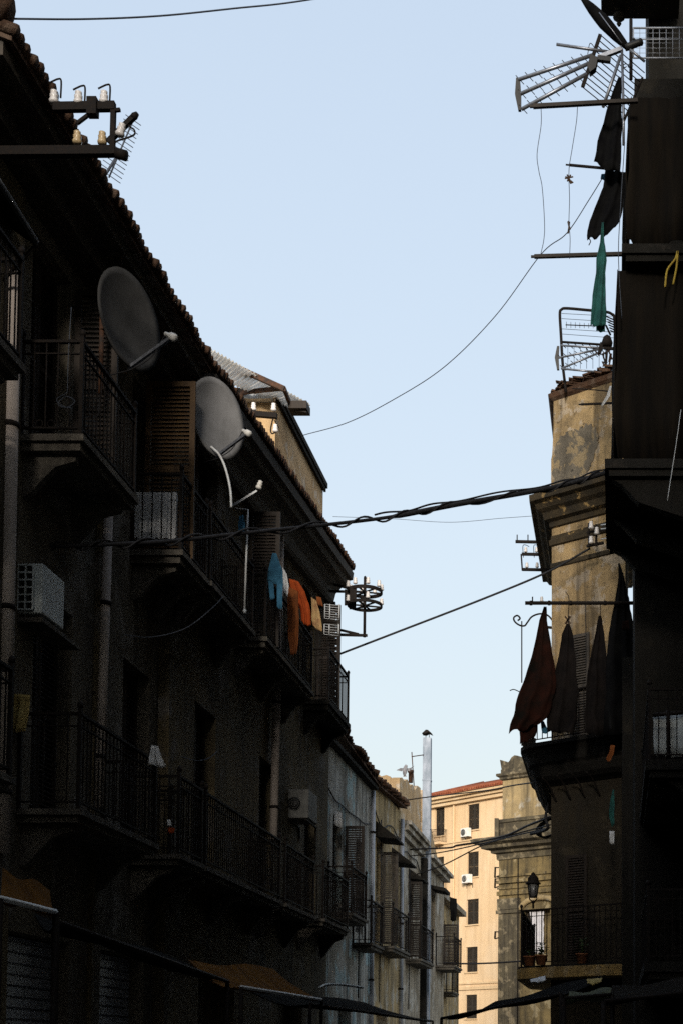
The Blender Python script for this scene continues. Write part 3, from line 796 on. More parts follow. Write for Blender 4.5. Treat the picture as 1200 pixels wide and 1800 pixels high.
# ================================================================== peach block closing the street
pa = P(757, 1395, 103); pb = P(905, 1395, 97.3)
A = V((P(748, 1500, 103.4).x, 103.4, 0)); B = V((P(912, 1500, 97.0).x, 97.0, 0))
U = (B - A).normalized(); INN = V((-U.y, U.x, 0)); W = (B - A).length
PK = thing('apartment_block', (A + B) / 2 + INN * 4, 'peach apartment block with red tiled roof closing the end of the street', 'building')
HP = P(820, 1398, 100).z
def on_face(px, py):          # face coordinates (u, z) of a pixel on the oblique facade
    r = ray(px, py); n = INN
    t_ = (A - EYE).dot(n) / r.dot(n); p = EYE + r * t_
    return (p - A).dot(U), p.z
ops = []
for (x0, y0, x1, y1) in [(821, 1415, 841, 1457), (820, 1499, 840, 1540), (819, 1582, 840, 1624), (818, 1666, 838, 1708), (817, 1750, 837, 1790), (764, 1421, 780, 1468), (764, 1508, 779, 1552), (764, 1592, 778, 1634), (763, 1678, 777, 1718)]:
    u0, z1 = on_face(x0, y0); u1, z0 = on_face(x1, y1)
    z1 = (z1 + on_face(x1, y0 - 3)[1]) / 2
    ops.append((round(u0, 3), round(z0, 3), round(u1, 3), round(z1, 3)))
mb = MB(); facade(mb, A, U, W, HP, ops, INN, 0.25); shell(mb, A, U, W, HP, INN, 11); mb.build('wall', 'peach_plaster', PK)
for (u0, z0, u1, z1) in ops:
    w = french_door(PK, A + U * u0 + UP * z0, U, u1 - u0, z1 - z0, -INN, 'far_shutter', 'window', t=0.16)
    s = MB(); q = [A + U * (u0 - 0.08) + UP * (z0 - 0.09) - INN * 0.1, A + U * (u1 + 0.08) + UP * (z0 - 0.09) - INN * 0.1, A + U * (u1 + 0.08) + UP * (z0 - 0.09) + INN * 0.0, A + U * (u0 - 0.08) + UP * (z0 - 0.09) + INN * 0.0]
    s.hexa([p - INN * 0.002 for p in q] + [p + UP * 0.085 - INN * 0.002 for p in q]); s.build('sill', 'peach_trim', w)
mb = MB()
def band(mb, z0, z1, d, u0=-0.2, u1=None):
    u1 = W + 0.2 if u1 is None else u1
    q = [A + U * u0 + UP * z0 - INN * d, A + U * u1 + UP * z0 - INN * d, A + U * u1 + UP * z0 - INN * 0.003, A + U * u0 + UP * z0 - INN * 0.003]
    mb.hexa(q + [p + UP * (z1 - z0) for p in q])
band(mb, HP - 0.45, HP - 0.2, 0.3); band(mb, HP - 0.196, HP, 0.5); band(mb, HP + 0.004, HP + 0.25, 0.75); mb.build('cornice', 'peach_trim', PK)
mb = MB(); zc = on_face(815, 1483)[1]; band(mb, zc - 0.1, zc + 0.12, 0.12); band(mb, zc + 0.124, zc + 0.22, 0.2); mb.build('string_course', 'peach_trim', PK); mb = MB()
zc = on_face(815, 1738)[1]; band(mb, zc - 0.1, zc + 0.12, 0.12); band(mb, zc + 0.3, zc + 0.42, 0.1); mb.build('string_course', 'peach_trim', PK)
mb = MB(); rz = HP + 0.26
a0 = A - U * 0.7 - INN * 0.85; n = int((W + 1.4) / 0.24)
q = [a0 + UP * rz, a0 + U * (W + 1.4) + UP * rz, a0 + U * (W + 1.4) + INN * 6 + UP * (rz + 1.9), a0 + U * 1.3 + INN * 6 + UP * (rz + 1.9)]
mb.hexa([p - UP * 0.06 for p in q] + q)
for i in range(n + 1):
    u = (W + 1.4) * i / n; top = min(1.0, max(0.04, u / 1.3))
    a_ = a0 + U * u + UP * (rz + 0.03); b_ = a0 + U * u + INN * 6 * top + UP * (rz + 1.9 * top + 0.03)
    mb.tube([a_, a_.lerp(b_, 0.5), b_], 0.1, 6)
mb.add([a0 + UP * rz, q[3], a0 + INN * 12.5 + UP * rz], [(0, 1, 2)])
mb.tube([a0 + UP * (rz + 0.06), q[3] + UP * 0.06], 0.14, 6)
mb.build('roof', 'red_tile', PK)
u_, _ = on_face(798, 1500)
mb = MB(); mb.tube([A + U * u_ - INN * 0.1 + UP * 0.2, A + U * u_ - INN * 0.1 + UP * (HP - 0.5)], 0.07, 8); mb.build('drainpipe', 'peach_trim', PK)
for (px, py, lab) in [(817, 1473, 'white air conditioner with round fan under the top window of the peach block'), (819, 1554, 'white air conditioner under the second window down on the peach block')]:
    u0, z0 = on_face(px, py)
    ac_unit(lab, A + U * u0 + UP * z0 - INN * 0.48, 0.78, 0.62, 0.32, (U, INN), 'air conditioners on the peach block')
# two small balconies on the left window column
for (px, py) in ((776, 1483), (776, 1568), (776, 1652)):
    u0, z0 = on_face(px, py); s = MB()
    q = [A + U * (u0 - 1.0) + UP * z0 - INN * 0.7, A + U * (u0 + 0.5) + UP * z0 - INN * 0.7, A + U * (u0 + 0.5) + UP * z0 - INN * 0.004, A + U * (u0 - 1.0) + UP * z0 - INN * 0.004]
    s.hexa([p - UP * 0.12 for p in q] + q); b = s.build('balcony', 'peach_trim', PK)
    r_ = MB(); railing(r_, [q[3], q[0], q[1], q[2]], 0.95, 0.13, 0.014, False); r_.build('railing', 'iron', b)

# ================================================================== classical corner building
CA = V((P(876, 1500, 70).x, 70, 0)); CB = V((P(985, 1500, 67.9).x, 67.9, 0))
CU = (CB - CA).normalized(); CI = V((-CU.y, CU.x, 0)); CW = (CB - CA).length
CL = thing('classical_building', (CA + CB) / 2 + CI * 3, 'weathered classical corner building with heavy cornice, scrolled attic and arched window', 'building')
def con(px, py):
    r = ray(px, py); t_ = (CA - EYE).dot(CI) / r.dot(CI); p = EYE + r * t_
    return (p - CA).dot(CU), p.z
zt = con(880, 1372)[1]; zcor = con(880, 1486)[1]; zfr = con(880, 1500)[1]
foot = [CA, CB, CB + CI * 7, CA + CI * 7]
foot = [(p.x, p.y) for p in foot]
wu0, wz0 = con(917, 1678); wu1, wz1 = con(966, 1598); wu1 = min(wu1, CW - 0.3)
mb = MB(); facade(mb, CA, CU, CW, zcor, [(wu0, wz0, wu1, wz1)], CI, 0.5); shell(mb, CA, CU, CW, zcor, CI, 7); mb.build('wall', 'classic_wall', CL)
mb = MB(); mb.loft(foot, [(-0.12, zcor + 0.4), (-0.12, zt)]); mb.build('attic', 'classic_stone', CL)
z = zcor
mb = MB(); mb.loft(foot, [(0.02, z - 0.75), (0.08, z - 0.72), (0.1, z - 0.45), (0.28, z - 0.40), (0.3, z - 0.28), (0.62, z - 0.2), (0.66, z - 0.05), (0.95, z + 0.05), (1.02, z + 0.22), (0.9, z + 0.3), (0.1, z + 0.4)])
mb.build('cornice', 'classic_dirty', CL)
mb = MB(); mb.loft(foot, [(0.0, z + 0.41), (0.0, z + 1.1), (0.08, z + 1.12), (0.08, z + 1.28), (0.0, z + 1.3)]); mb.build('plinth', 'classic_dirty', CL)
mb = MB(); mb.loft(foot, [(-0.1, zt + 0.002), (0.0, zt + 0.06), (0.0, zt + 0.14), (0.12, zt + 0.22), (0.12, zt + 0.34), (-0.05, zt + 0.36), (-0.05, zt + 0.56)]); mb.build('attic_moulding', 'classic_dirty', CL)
mb = MB()   # scrolled ornament on the attic corner
b0 = CA + UP * (zt + 0.56) + CI * 0.1
pr = [(0.06, 0), (0.0, 0.28), (-0.05, 0.52), (0.12, 0.46), (0.3, 0.40), (0.42, 0.28), (0.55, 0.40), (0.68, 0.56), (0.86, 0.64), (1.04, 0.6), (1.18, 0.46), (1.3, 0.3), (1.42, 0.22), (1.44, 0)]
mb.prism([b0 + CU * u + UP * h for u, h in pr], CI * 0.35); mb.build('scroll_ornament', 'classic_dirty', CL)
mb = MB()   # frieze bands and pilaster
def cband(mb, u0, u1, z0, z1, d):
    q = [CA + CU * u0 + UP * z0 - CI * d, CA + CU * u1 + UP * z0 - CI * d, CA + CU * u1 + UP * z0 - CI * 0.003, CA + CU * u0 + UP * z0 - CI * 0.003]
    mb.hexa(q + [p + UP * (z1 - z0) for p in q])
for py, hgt, d in ((1541, 0.1, 0.1), (1552, 0.16, 0.15), (1562, 0.1, 0.08), (1573, 0.2, 0.12)):
    zz = con(900, py)[1]; cband(mb, -0.05, CW, zz, zz + hgt, d)
mb.build('frieze', 'classic_wall', CL)
mb = MB(); u1 = con(913, 1650)[0]
cband(mb, 0.05, u1, 0.1, con(890, 1607)[1], 0.1); cband(mb, -0.03, u1 + 0.08, con(890, 1606)[1], con(890, 1600)[1], 0.2); cband(mb, 0.0, u1 + 0.04, con(890, 1599)[1], con(890, 1580)[1], 0.15)
for k in range(4): cband(mb, 0.12 + k * 0.26, 0.2 + k * 0.26, 0.4, con(890, 1615)[1], 0.13)
mb.build('pilaster', 'classic_dirty', CL)
# arched hood of the window
mb = MB(); um = (wu0 + wu1) / 2 + 0.3; rr = (wu1 - wu0) / 2 + 0.35; pts = []
for k in range(13):
    a = math.pi * k / 12; pts.append(CA + CU * (um + rr * math.cos(a)) + UP * (wz1 + 0.05 + rr * 0.45 * math.sin(a)) - CI * 0.1)
mb.tube(pts, 0.14, 8); mb.build('arch_moulding', 'classic_stone', CL)
mb = MB(); cu0, cu1 = con(930, 1650)[0], con(950, 1650)[0]
mb.sheet([(CA + CU * (cu0 - 0.15) + UP * (wz1 - 0.05) + CI * 0.2, CA + CU * cu1 + UP * (wz1 - 0.05) + CI * 0.2), (CA + CU * cu0 + UP * (wz1 - 0.9) + CI * 0.2, CA + CU * cu1 + UP * (wz1 - 0.9) + CI * 0.2), (CA + CU * cu0 + UP * (wz0 + 0.02) + CI * 0.2, CA + CU * (cu1 + 0.02) + UP * (wz0 + 0.02) + CI * 0.2)], 0.03, -CI)
o = tag(mb.build('curtain', 'curtain_white'), 'long white curtain in the arched window behind the street lantern', 'curtain')
mb = MB(); q0 = CA + CU * wu0 + UP * wz0 + CI * 0.4
leaf(mb, q0 + CU * 0.02, CU, 0.5, wz1 - wz0 - 0.05, -CI); mb.build('shutter', 'dark_wood', CL)
# conduit down the face
uc = con(916, 1550)[0]; mb = MB(); mb.tube([CA + CU * uc + UP * 2.5 - CI * 0.3, CA + CU * uc + UP * (zcor - 0.8) - CI * 0.3], 0.03, 6); mb.build('conduit', 'iron', CL)
# iron brackets and small side balcony on its left edge
for (py, h) in ((1525, 0.5), (1545, 0.45), (1638, 0.35)):
    c = P(876, py, 69.7); mb = MB()
    mb.bar(c, c + V((-0.22, 0, 0)), 0.05); mb.tube([c + V((-0.18, 0, 0.03)), c + V((-0.2, 0, -h))], 0.045, 6); mb.bar(c + V((0, 0, -h * 0.8)), c + V((-0.2, 0, -h)), 0.05)
    mb.build('bracket', 'iron', CL)
mb = MB(); c = P(869, 1440, 69.6); mb.box((c.x, 69.3, c.z - 1.0), (c.x + 0.2, 69.9, c.z)); mb.build('corner_post', 'classic_dirty', CL)

# ================================================================== ochre tower house on the right
TA = V((pw(967, 30), 30.0)); TB = V((0.21, 28.9))
foot = [TA, TB, V((0.26, 34.2)), V((TA.x + 0.02, 34.4))]
TW = thing('tower_house', (-0.5, 32, 0), 'tall narrow peeling ochre house on the right with broken tile top and wrap-around balconies', 'building')
zR = P(970, 693, 30).z; zC = P(935, 880, 30).z
TU = V((TB.x - TA.x, TB.y - TA.y, 0)); TWd = TU.length; TU.normalize(); TI = V((-TU.y, TU.x, 0)); T0 = V((TA.x, TA.y, 0))
def ton(px, py):
    r = ray(px, py); t_ = (T0 - EYE).dot(TI) / r.dot(TI); p = EYE + r * t_
    return (p - T0).dot(TU), p.z
zmid = 7.5
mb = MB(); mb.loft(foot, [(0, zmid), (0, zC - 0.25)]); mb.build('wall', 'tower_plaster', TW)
mb = MB(); mb.loft(foot, [(0.0, 0), (0.0, zmid - 0.003)]); mb.build('lower_wall', 'tower_shaded', TW)
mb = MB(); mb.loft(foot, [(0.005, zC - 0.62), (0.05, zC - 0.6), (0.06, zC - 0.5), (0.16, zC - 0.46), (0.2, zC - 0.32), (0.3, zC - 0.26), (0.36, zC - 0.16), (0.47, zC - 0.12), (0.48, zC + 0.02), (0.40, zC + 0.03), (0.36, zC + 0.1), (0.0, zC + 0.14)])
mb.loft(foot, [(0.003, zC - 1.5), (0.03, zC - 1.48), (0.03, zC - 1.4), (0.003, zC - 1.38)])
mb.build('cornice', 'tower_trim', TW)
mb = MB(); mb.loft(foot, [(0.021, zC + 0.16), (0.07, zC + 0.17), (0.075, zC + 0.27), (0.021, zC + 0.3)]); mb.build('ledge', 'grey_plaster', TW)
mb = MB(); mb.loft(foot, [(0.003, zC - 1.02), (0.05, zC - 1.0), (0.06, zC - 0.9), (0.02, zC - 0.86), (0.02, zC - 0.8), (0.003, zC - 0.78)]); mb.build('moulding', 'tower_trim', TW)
mb = MB(); mb.loft(foot, [(0.02, zC + 0.15), (0.02, zC + 0.9), (0.0, zC + 1.0), (-0.03, zC + 1.6), (-0.03, zR - 0.15)]); mb.build('attic', 'tower_plaster', TW)
mb = MB()
outl = [(0.05, 0.2), (0.3, 0.1), (0.62, 0.16), (0.9, 0.3), (1.12, 0.62), (1.22, 0.95), (1.2, 1.3), (0.95, 1.42), (0.7, 1.36), (0.45, 1.44), (0.2, 1.3), (0.06, 0.9)]
def ragged(outl, amp, k=5):
    out = []
    for (u0, z0), (u1, z1) in zip(outl, outl[1:] + outl[:1]):
        for j in range(k): out.append((u0 + (u1 - u0) * j / k + random.uniform(-amp, amp), z0 + (z1 - z0) * j / k + random.uniform(-amp, amp)))
    return out
mb.prism([T0 + TU * max(u, 0.015) + UP * (zC + z) - TI * 0.034 for u, z in ragged(outl, 0.045)], TI * 0.03)
mb.build('cement_patch', 'cement', TW)
mb = MB(); mb.loft(foot, [(-0.02, zR - 0.148), (0.05, zR - 0.1), (0.09, zR - 0.02), (0.02, zR + 0.03)])
for k in range(90):     # broken tiles heaped along the top edge
    u = random.uniform(0, TWd + 0.1); d = random.uniform(-0.06, 0.5); hgt = random.uniform(0.0, 0.22) * (0.4 + u / TWd * 0.6)
    c = T0 + TU * u + TI * d + UP * (zR + 0.03 + hgt); a = random.uniform(-.5, .5)
    w = V((math.cos(a), math.sin(a), random.uniform(-.25, .25))) * random.uniform(0.08, 0.17)
    v = V((-math.sin(a), math.cos(a), random.uniform(-.2, .2))) * random.uniform(0.05, 0.1)
    q = [c - w - v, c + w - v, c + w + v, c - w + v]; mb.hexa(q + [p + UP * random.uniform(0.02, 0.05) for p in q])
mb.build('roof', 'tile', TW)
# upper drum balcony
bf = [TA, TB + V((0.2, -0.14)), TB + V((0.2, 1.2)), TA + V((0.0, 3.2))]
zb1 = P(910, 1298, 29.0).z
rf = offset(foot, 0.68)
ring = []
def rounded(poly, r=0.28, k=4):
    out = []; n = len(poly)
    for i in range(n):
        a, b, c = poly[i - 1], poly[i], poly[(i + 1) % n]
        d1 = (a - b).normalized() * r; d2 = (c - b).normalized() * r
        for j in range(k + 1):
            t_ = j / k; out.append((b + d1).lerp(b, t_).lerp(b.lerp(b + d2, t_), t_))
    return out
basef = rounded([TA, TB, V((0.26, 33)), V((TA.x + 0.01, 34))], 0.12)
def ring_loft(mb, prof):
    n = len(basef); vs = []; fs = []
    for o, z in prof: vs += [(p.x, p.y, z) for p in offset(basef, o)]
    for i in range(len(prof) - 1):
        for k in range(n): fs.append((i * n + k, i * n + (k + 1) % n, (i + 1) * n + (k + 1) % n, (i + 1) * n + k))
    fs.append(tuple(range(n))); fs.append(tuple((len(prof) - 1) * n + k for k in range(n)))
    mb.add(vs, fs)
mb = MB(); z = zb1
ring_loft(mb, [(0.01, z - 0.82), (0.1, z - 0.78), (0.22, z - 0.74), (0.34, z - 0.66), (0.42, z - 0.52), (0.44, z - 0.46), (0.50, z - 0.40), (0.54, z - 0.24), (0.60, z - 0.12), (0.66, z - 0.08), (0.66, z)])
bu = mb.build('balcony', 'dark_slab', TW)
rpts = [V((p.x, p.y, z)) for p in offset([TA, TB], 0)]
rp = offset(foot, 0.6)
mb = MB(); railing(mb, [(rp[3].x, 34, z), (rp[0].x, rp[0].y, z), (rp[1].x, rp[1].y, z)], 1.0, 0.13, 0.011); mb.build('railing', 'iron', bu)
for k in range(4):
    mb = MB(); u = 0.15 + k * 0.38; a = T0 + TU * u
    mb.tube(curve([a - TI * 0.5 + UP * (z - 0.72), a - TI * 0.25 + UP * (z - 0.86), a - TI * 0.02 + UP * (z - 1.15)], 5), 0.018, 6)
    mb.build('bracket', 'iron', bu)
# lower balcony
z = P(905, 1697, 29.3).z
mb = MB(); ring_loft(mb, [(0.01, z - 0.22), (0.5, z - 0.2), (0.56, z - 0.12), (0.7, z - 0.1), (0.7, z)]); bl = mb.build('balcony', 'dark_slab', TW)
mb = MB(); railing(mb, [(rp[3].x, 34, z), (rp[0].x, rp[0].y, z), (rp[1].x, rp[1].y, z)], 1.17, 0.13, 0.012); mb.build('railing', 'iron', bl)
mb = MB(); ring_loft(mb, [(0.702, z - 0.27), (0.72, z - 0.26), (0.72, z - 0.05), (0.702, z - 0.04)]); mb.build('fascia', 'ochre_band', bl)
# door leaves on the front behind the balconies
mb = MB(); leaf(mb, T0 + TU * 0.45 - TI * 0.05 + UP * (z + 0.03), TU, 0.55, 2.3, -TI); mb.build('shutter', 'dark_wood', TW)
mb = MB(); leaf(mb, T0 + TU * 0.55 - TI * 0.05 + UP * (zb1 + 0.03), TU, 0.5, 2.3, -TI); mb.build('shutter', 'grey_wood', TW)

# ================================================================== dark near tenement on the right
RT = thing('tenement_building', (3, 20, 0), 'almost black near tenement on the right, with curtained balconies and roof terrace', 'building')
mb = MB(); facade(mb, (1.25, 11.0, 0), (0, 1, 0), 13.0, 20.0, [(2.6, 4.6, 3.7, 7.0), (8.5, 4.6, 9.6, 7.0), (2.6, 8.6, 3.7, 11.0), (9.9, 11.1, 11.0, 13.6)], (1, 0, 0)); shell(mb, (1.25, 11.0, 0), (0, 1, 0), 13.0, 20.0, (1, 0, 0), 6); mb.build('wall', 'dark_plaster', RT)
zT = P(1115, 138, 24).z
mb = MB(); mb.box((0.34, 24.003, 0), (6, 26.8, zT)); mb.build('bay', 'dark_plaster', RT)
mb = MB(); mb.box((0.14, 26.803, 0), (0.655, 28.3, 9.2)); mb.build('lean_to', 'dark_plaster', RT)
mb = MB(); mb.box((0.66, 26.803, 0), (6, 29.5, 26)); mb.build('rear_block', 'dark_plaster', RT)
zt2 = P(1100, 33, 26.7).z
mb = MB(); xa = P(1056, 20, 27).x
mb.box((xa, 24.6, zt2 + 0.12), (1.24, 26.79, zt2 + 0.3)); mb.box((P(1085, 20, 27).x, 24.7, zt2), (1.24, 26.7, zt2 + 0.117)); ub = mb.build('balcony', 'dark_slab', RT)
mb = MB(); railing(mb, [(xa + 0.05, 24.7, zt2 + 0.3), (xa + 0.05, 26.7, zt2 + 0.3)], 1.0); mb.build('railing', 'iron', ub)
mb = MB(); c = P(1087, 40, 26.5); mb.lathe([(0.05, 0.22), (0.11, 0.16), (0.12, 0.1), (0.06, 0.04), (0.03, 0.02), (0.05, -0.02), (0.02, -0.07)][::-1], c, n=10); mb.box((c.x - 0.09, c.y - 0.09, c.z + 0.2), (c.x + 0.09, c.y + 0.09, zt2 - 0.003)); mb.build('drop_ornament', 'dark_slab', ub)
# terrace railing with mesh
def flat_rail(name, a, b, h, parent, mat, nv, nh):
    a = V(a); b = V(b); mb = MB()
    mb.tube([a + UP * h, b + UP * h], 0.017, 6); mb.tube([a, b], 0.014, 6); mb.tube([a + UP * h * 0.62, b + UP * h * 0.62], 0.01, 6)
    for i in range(nv + 1):
        p = a.lerp(b, i / nv); mb.tube([p, p + UP * h], 0.017 if i in (0, nv) else 0.005, 5)
    for k in range(1, nh): mb.tube([a + UP * h * k / nh, b + UP * h * k / nh], 0.004, 4)
    return mb.build(name, mat, parent)
flat_rail('terrace_railing', P(1112, 102, 24.1), V((1.25, 24.1, P(1112, 102, 24.1).z)), 0.55, RT, 'galvanised', 8, 6)
# scrolled iron bracket on the terrace edge
mb = MB()
for sx in (0, 1):
    c = P(1098 + 8 * sx, 125, 24.0); mb.tube([c + V((0.05 * math.cos(a) * (1 - a / 9), 0, 0.09 + 0.05 * math.sin(a) * (1 - a / 9))) for a in [k * 0.5 for k in range(14)]], 0.008, 5)
c = P(1108, 140, 24.0); mb.tube([c, c + UP * 1.1], 0.03, 6)
mb.build('iron_scroll', 'iron', RT)
# curtained balconies (slab, railing, drawn dark awning cloth as a part of its own thing below)
def right_balcony(Y0, Y1, z, Xo, corbel=0.0, rail=True):
    mb = MB(); mb.box((Xo, Y0, z - 0.14), (1.245, Y1, z)); mb.box((Xo + 0.06, Y0 + 0.05, z - 0.24), (1.245, Y1 - 0.05, z - 0.143))
    b = mb.build('balcony', 'dark_slab', RT)
    if corbel:
        pr = [(Xo + 0.1, z - 0.245), (1.245, z - 0.245), (1.245, z - corbel - 0.3), (Xo + 0.5, z - corbel), (Xo + 0.25, z - corbel * 0.55)]
        for y in (Y0 + 0.15, (Y0 + Y1) / 2, Y1 - 0.35):
            k = MB(); k.prism([V((x, y, zz)) for x, zz in pr], (0, 0.2, 0)); k.build('bracket', 'dark_plaster', b)
    if rail:
        r_ = MB(); railing(r_, [(1.24, Y0 + 0.06, z), (Xo + 0.06, Y0 + 0.06, z), (Xo + 0.06, Y1 - 0.06, z), (1.24, Y1 - 0.06, z)], 1.0); r_.build('railing', 'iron', b)
    return b
zB1 = P(1062, 806, 20.6).z
right_balcony(20.6, 23.99, zB1, P(1062, 806, 20.6).x, 0.6, False)
zB2 = P(1090, 428, 20.4).z
right_balcony(20.4, 23.99, zB2, 0.1, 0, False)
zB0 = P(1140, 1335, 19.5).z
right_balcony(19.5, 23.99, zB0, 0.42, 0.4)
right_balcony(19.5, 23.99, P(1140, 1690, 19.5).z, 0.40, 0.0)
french_door(RT, (1.25, 20.9, 11.1), (0, 1, 0), 1.1, 2.5, (-1, 0, 0), 'dark_wood')
def drape(label, Y0, Y1, x0, x1, z0, z1, mat='tarp_brown', n=12):
    t = MB(); t.sheet([((x0, Y1, z1), (x0, Y0, z1)), ((x1, Y1, z0), (x1, Y0, z0))], 0.05, (-1, 0, 0), 40, n * 0.37, 0.012)
    t.sheet([((x0, Y0, z1), (1.2, Y0, z1)), ((x1, Y0, z0), (1.2, Y0, z0))], 0.05, (0, -1, 0), 24, 1.3, 0.012, 1.0)
    return tag(t.build('awning_curtain', mat), label, 'curtain')
drape('dark brown awning curtain closing the middle right balcony, above the long cable bundle', 20.7, 23.9, 0.05, -0.02, zB1 + 0.004, zB2 - 0.25)
drape('dark awning curtain closing the top right balcony, beside the big grid aerial', 20.5, 23.9, 0.22, 0.16, zB2 + 0.05, P(1110, 172, 20.5).z)

# unseen block added beside the camera, outside the frame, shades the dark side
RN = thing('tenement_building', (4, -8, 0), 'tall unseen block added beside the viewpoint to shade the curtained balconies', 'building')
mb = MB(); mb.box((0.85, -26, 0), (8, 10.95, 21.5)); mb.build('wall', 'grey_plaster', RN)
mb = MB(); mb.box((0.852, 9.0, 21.5), (2.6, 10.948, 28)); mb.build('shade_block', 'dark_plaster', RN)  # extra height added only to keep the sun off the bay
EB = thing('tenement_building', (-2, -34, 0), 'tall unseen block added behind the viewpoint to shade the lower street', 'building')  # added mass out of view, blocks the low sun from behind
mb = MB(); mb.box((-30, -40, 0), (20, -28, 20.5)); mb.build('wall', 'grey_plaster', EB)

# ================================================================== electrical gear, left
t = thing('insulator_rack', P(200, 275, 14.2), 'black iron insulator rack with white insulators and a slanting arm at the near eave', 'insulator rack')
Yr = 13.2
mb = MB(); mb.bar(P(95, 189, Yr), P(203, 187, Yr), 0.06, 0.08); mb.bar(P(155, 189, Yr - 0.02), P(172, 189, Yr - 0.02), 0.09, 0.17); mb.build('crossarm', 'iron', t)
mb = MB(); mb.bar(P(-40, 268, Yr), P(204, 266, Yr), 0.075, 0.085); mb.lathe([(0.05, 0), (0.05, 0.1)], P(205, 269, Yr), (1, 0, -0.3), 10); mb.build('crossarm', 'iron', t)
mb = MB(); mb.bar(P(200, 192, Yr), P(198, 266, Yr), 0.045); mb.bar(P(190, 250, Yr), P(237, 204, Yr), 0.045); mb.bar(P(165, 195, Yr), P(136, 217, Yr), 0.03); mb.lathe([(0.03, -0.03), (0.035, 0), (0.02, 0.04)], P(237, 204, Yr), (1, 0, 1), 8); mb.bar(P(203, 194, Yr), P(212, 193, Yr), 0.03); mb.build('post', 'iron', t)
for (px, py, m) in ((95, 182, 'porcelain'), (138, 184, 'porcelain'), (183, 183, 'porcelain'), (136, 254, 'porcelain_amber'), (180, 255, 'porcelain_amber')):
    insulator(t, P(px, py, Yr), (0, 0, 1), m)
insulator(t, P(210, 240, Yr - 0.02), (0.25, 0, 1), 'porcelain')
for (px, py) in ((149, 184), (193, 182), (107, 172)):
    mb = MB(); mb.tube(curve([P(px, py, Yr), P(px + 1, py - 30, Yr), P(px - 4, py - 33, Yr), P(px - 12, py - 30, Yr), P(px - 20, py - 26, Yr)], 4), 0.009, 5); mb.build('hook', 'iron', t)
mb = MB(); mb.tube(curve([P(226, 219, Yr), P(230, 224, Yr), P(236, 228, Yr), P(237, 236, Yr), P(225, 242, Yr), P(206, 248, Yr), P(200, 256, Yr)], 4), 0.009, 5); mb.build('hook', 'iron', t)

def yagi(label, a, b, n, half, mat='thin_wire', ang=None, r=0.006, mast=None):
    a = V(a); b = V(b); t = thing('aerial', a, label, 'aerial')
    mb = MB(); mb.tube([a, b], 0.011, 6); bm_ = mb.build('boom', mat, t)
    d = V(ang) if ang else V((0, 0, 1)); mb = MB()
    for i in range(n):
        p = a.lerp(b, 0.03 + 0.94 * i / (n - 1)); h = half * (1 - 0.3 * i / n); mb.tube([p - d * h, p + d * h], r, 4)
    mb.build('elements', mat, bm_)
    if mast: m_ = MB(); m_.tube(mast, 0.016, 6); m_.build('mast', mat, t)
    return t
d_ = (P(210, 321, 16.5) - P(180, 300, 16.5)).normalized()
yagi('thin comb-like aerial behind the iron insulator rack on the left eave', P(192, 312, 16.5), P(236, 208, 16.5), 14, 0.16, 'thin_wire', d_, 0.005, [P(214, 262, 16.5), P(190, 330, 16.5) + V((-0.3, 0, -0.3))])

# rack on the rooftop room
t = thing('insulator_rack', P(470, 745, 26.8), 'short iron bracket with two white insulators in front of the rooftop room', 'insulator rack')
Yq = 26.6
mb = MB(); mb.bar(P(428, 726, Yq), P(487, 731, Yq), 0.09, 0.1); mb.build('crossarm', 'iron', t)
mb = MB(); mb.tube(curve([P(480, 735, Yq), P(476, 755, Yq), P(478, 762, Yq), P(484, 760, Yq)], 4), 0.014, 5); mb.bar(P(482, 738, Yq), P(490, 752, Yq), 0.02); mb.bar(P(430, 730, Yq), P(430, 775, Yq), 0.04); mb.build('hook', 'iron', t)
for (px, py) in ((446, 722), (481, 723), (484, 760), (450, 758)): insulator(t, P(px, py, Yq), s=1.2)

# round insulator carrier on the far corner
Yd = 29.4; c = P(641, 1042, Yd); rad = 0.35
t = thing('insulator_carrier', P(640, 1117, Yd), 'round two-tier iron insulator carrier on a post at the far left corner', 'insulator carrier')
mb = MB(); mb.tube([P(640, 1120, Yd), P(641, 1016, Yd)], 0.03, 10); mb.lathe([(0.03, 0), (0.025, 0.03), (0.0, 0.05)], P(641, 1016, Yd), n=8); mb.build('post', 'iron', t)
for (zc, zc2) in ((P(641, 1040, Yd).z, 0.07), (P(641, 1064, Yd).z, 0.06)):
    mb = MB(); seg = 28
    for k in range(seg):
        a, b = 2 * math.pi * k / seg, 2 * math.pi * (k + 1) / seg
        mb.bar((c.x + rad * math.cos(a), Yd + rad * math.sin(a), zc), (c.x + rad * math.cos(b), Yd + rad * math.sin(b), zc), 0.03, zc2)
    for k in range(3):
        a = k * math.pi / 3 + 0.3; mb.bar((c.x + rad * math.cos(a), Yd + rad * math.sin(a), zc - 0.01), (c.x - rad * math.cos(a), Yd - rad * math.sin(a), zc - 0.01), 0.025, 0.03)
    mb.build('ring', 'iron', t)
mb = MB()
for k in range(8):
    a = k * math.pi / 4 + 0.2
    if 1.8 < a % 6.28 < 4.2: mb.bar((c.x + rad * math.cos(a), Yd + rad * math.sin(a), P(641, 1066, Yd).z), (c.x + rad * math.cos(a), Yd + rad * math.sin(a), P(641, 1038, Yd).z), 0.14, 0.02)
mb.build('strap', 'iron', t)
for k in range(8):
    a = k * math.pi / 4 + 0.35
    for zc in (P(641, 1037, Yd).z, P(641, 1062, Yd).z):
        if zc < P(641, 1050, Yd).z and k % 2: continue
        insulator(t, (c.x + rad * math.cos(a), Yd + rad * math.sin(a), zc + 0.02), s=1.05)
mb = MB(); wl = lambda py: V((XB + 0.02, Yd, P(585, py, Yd).z))
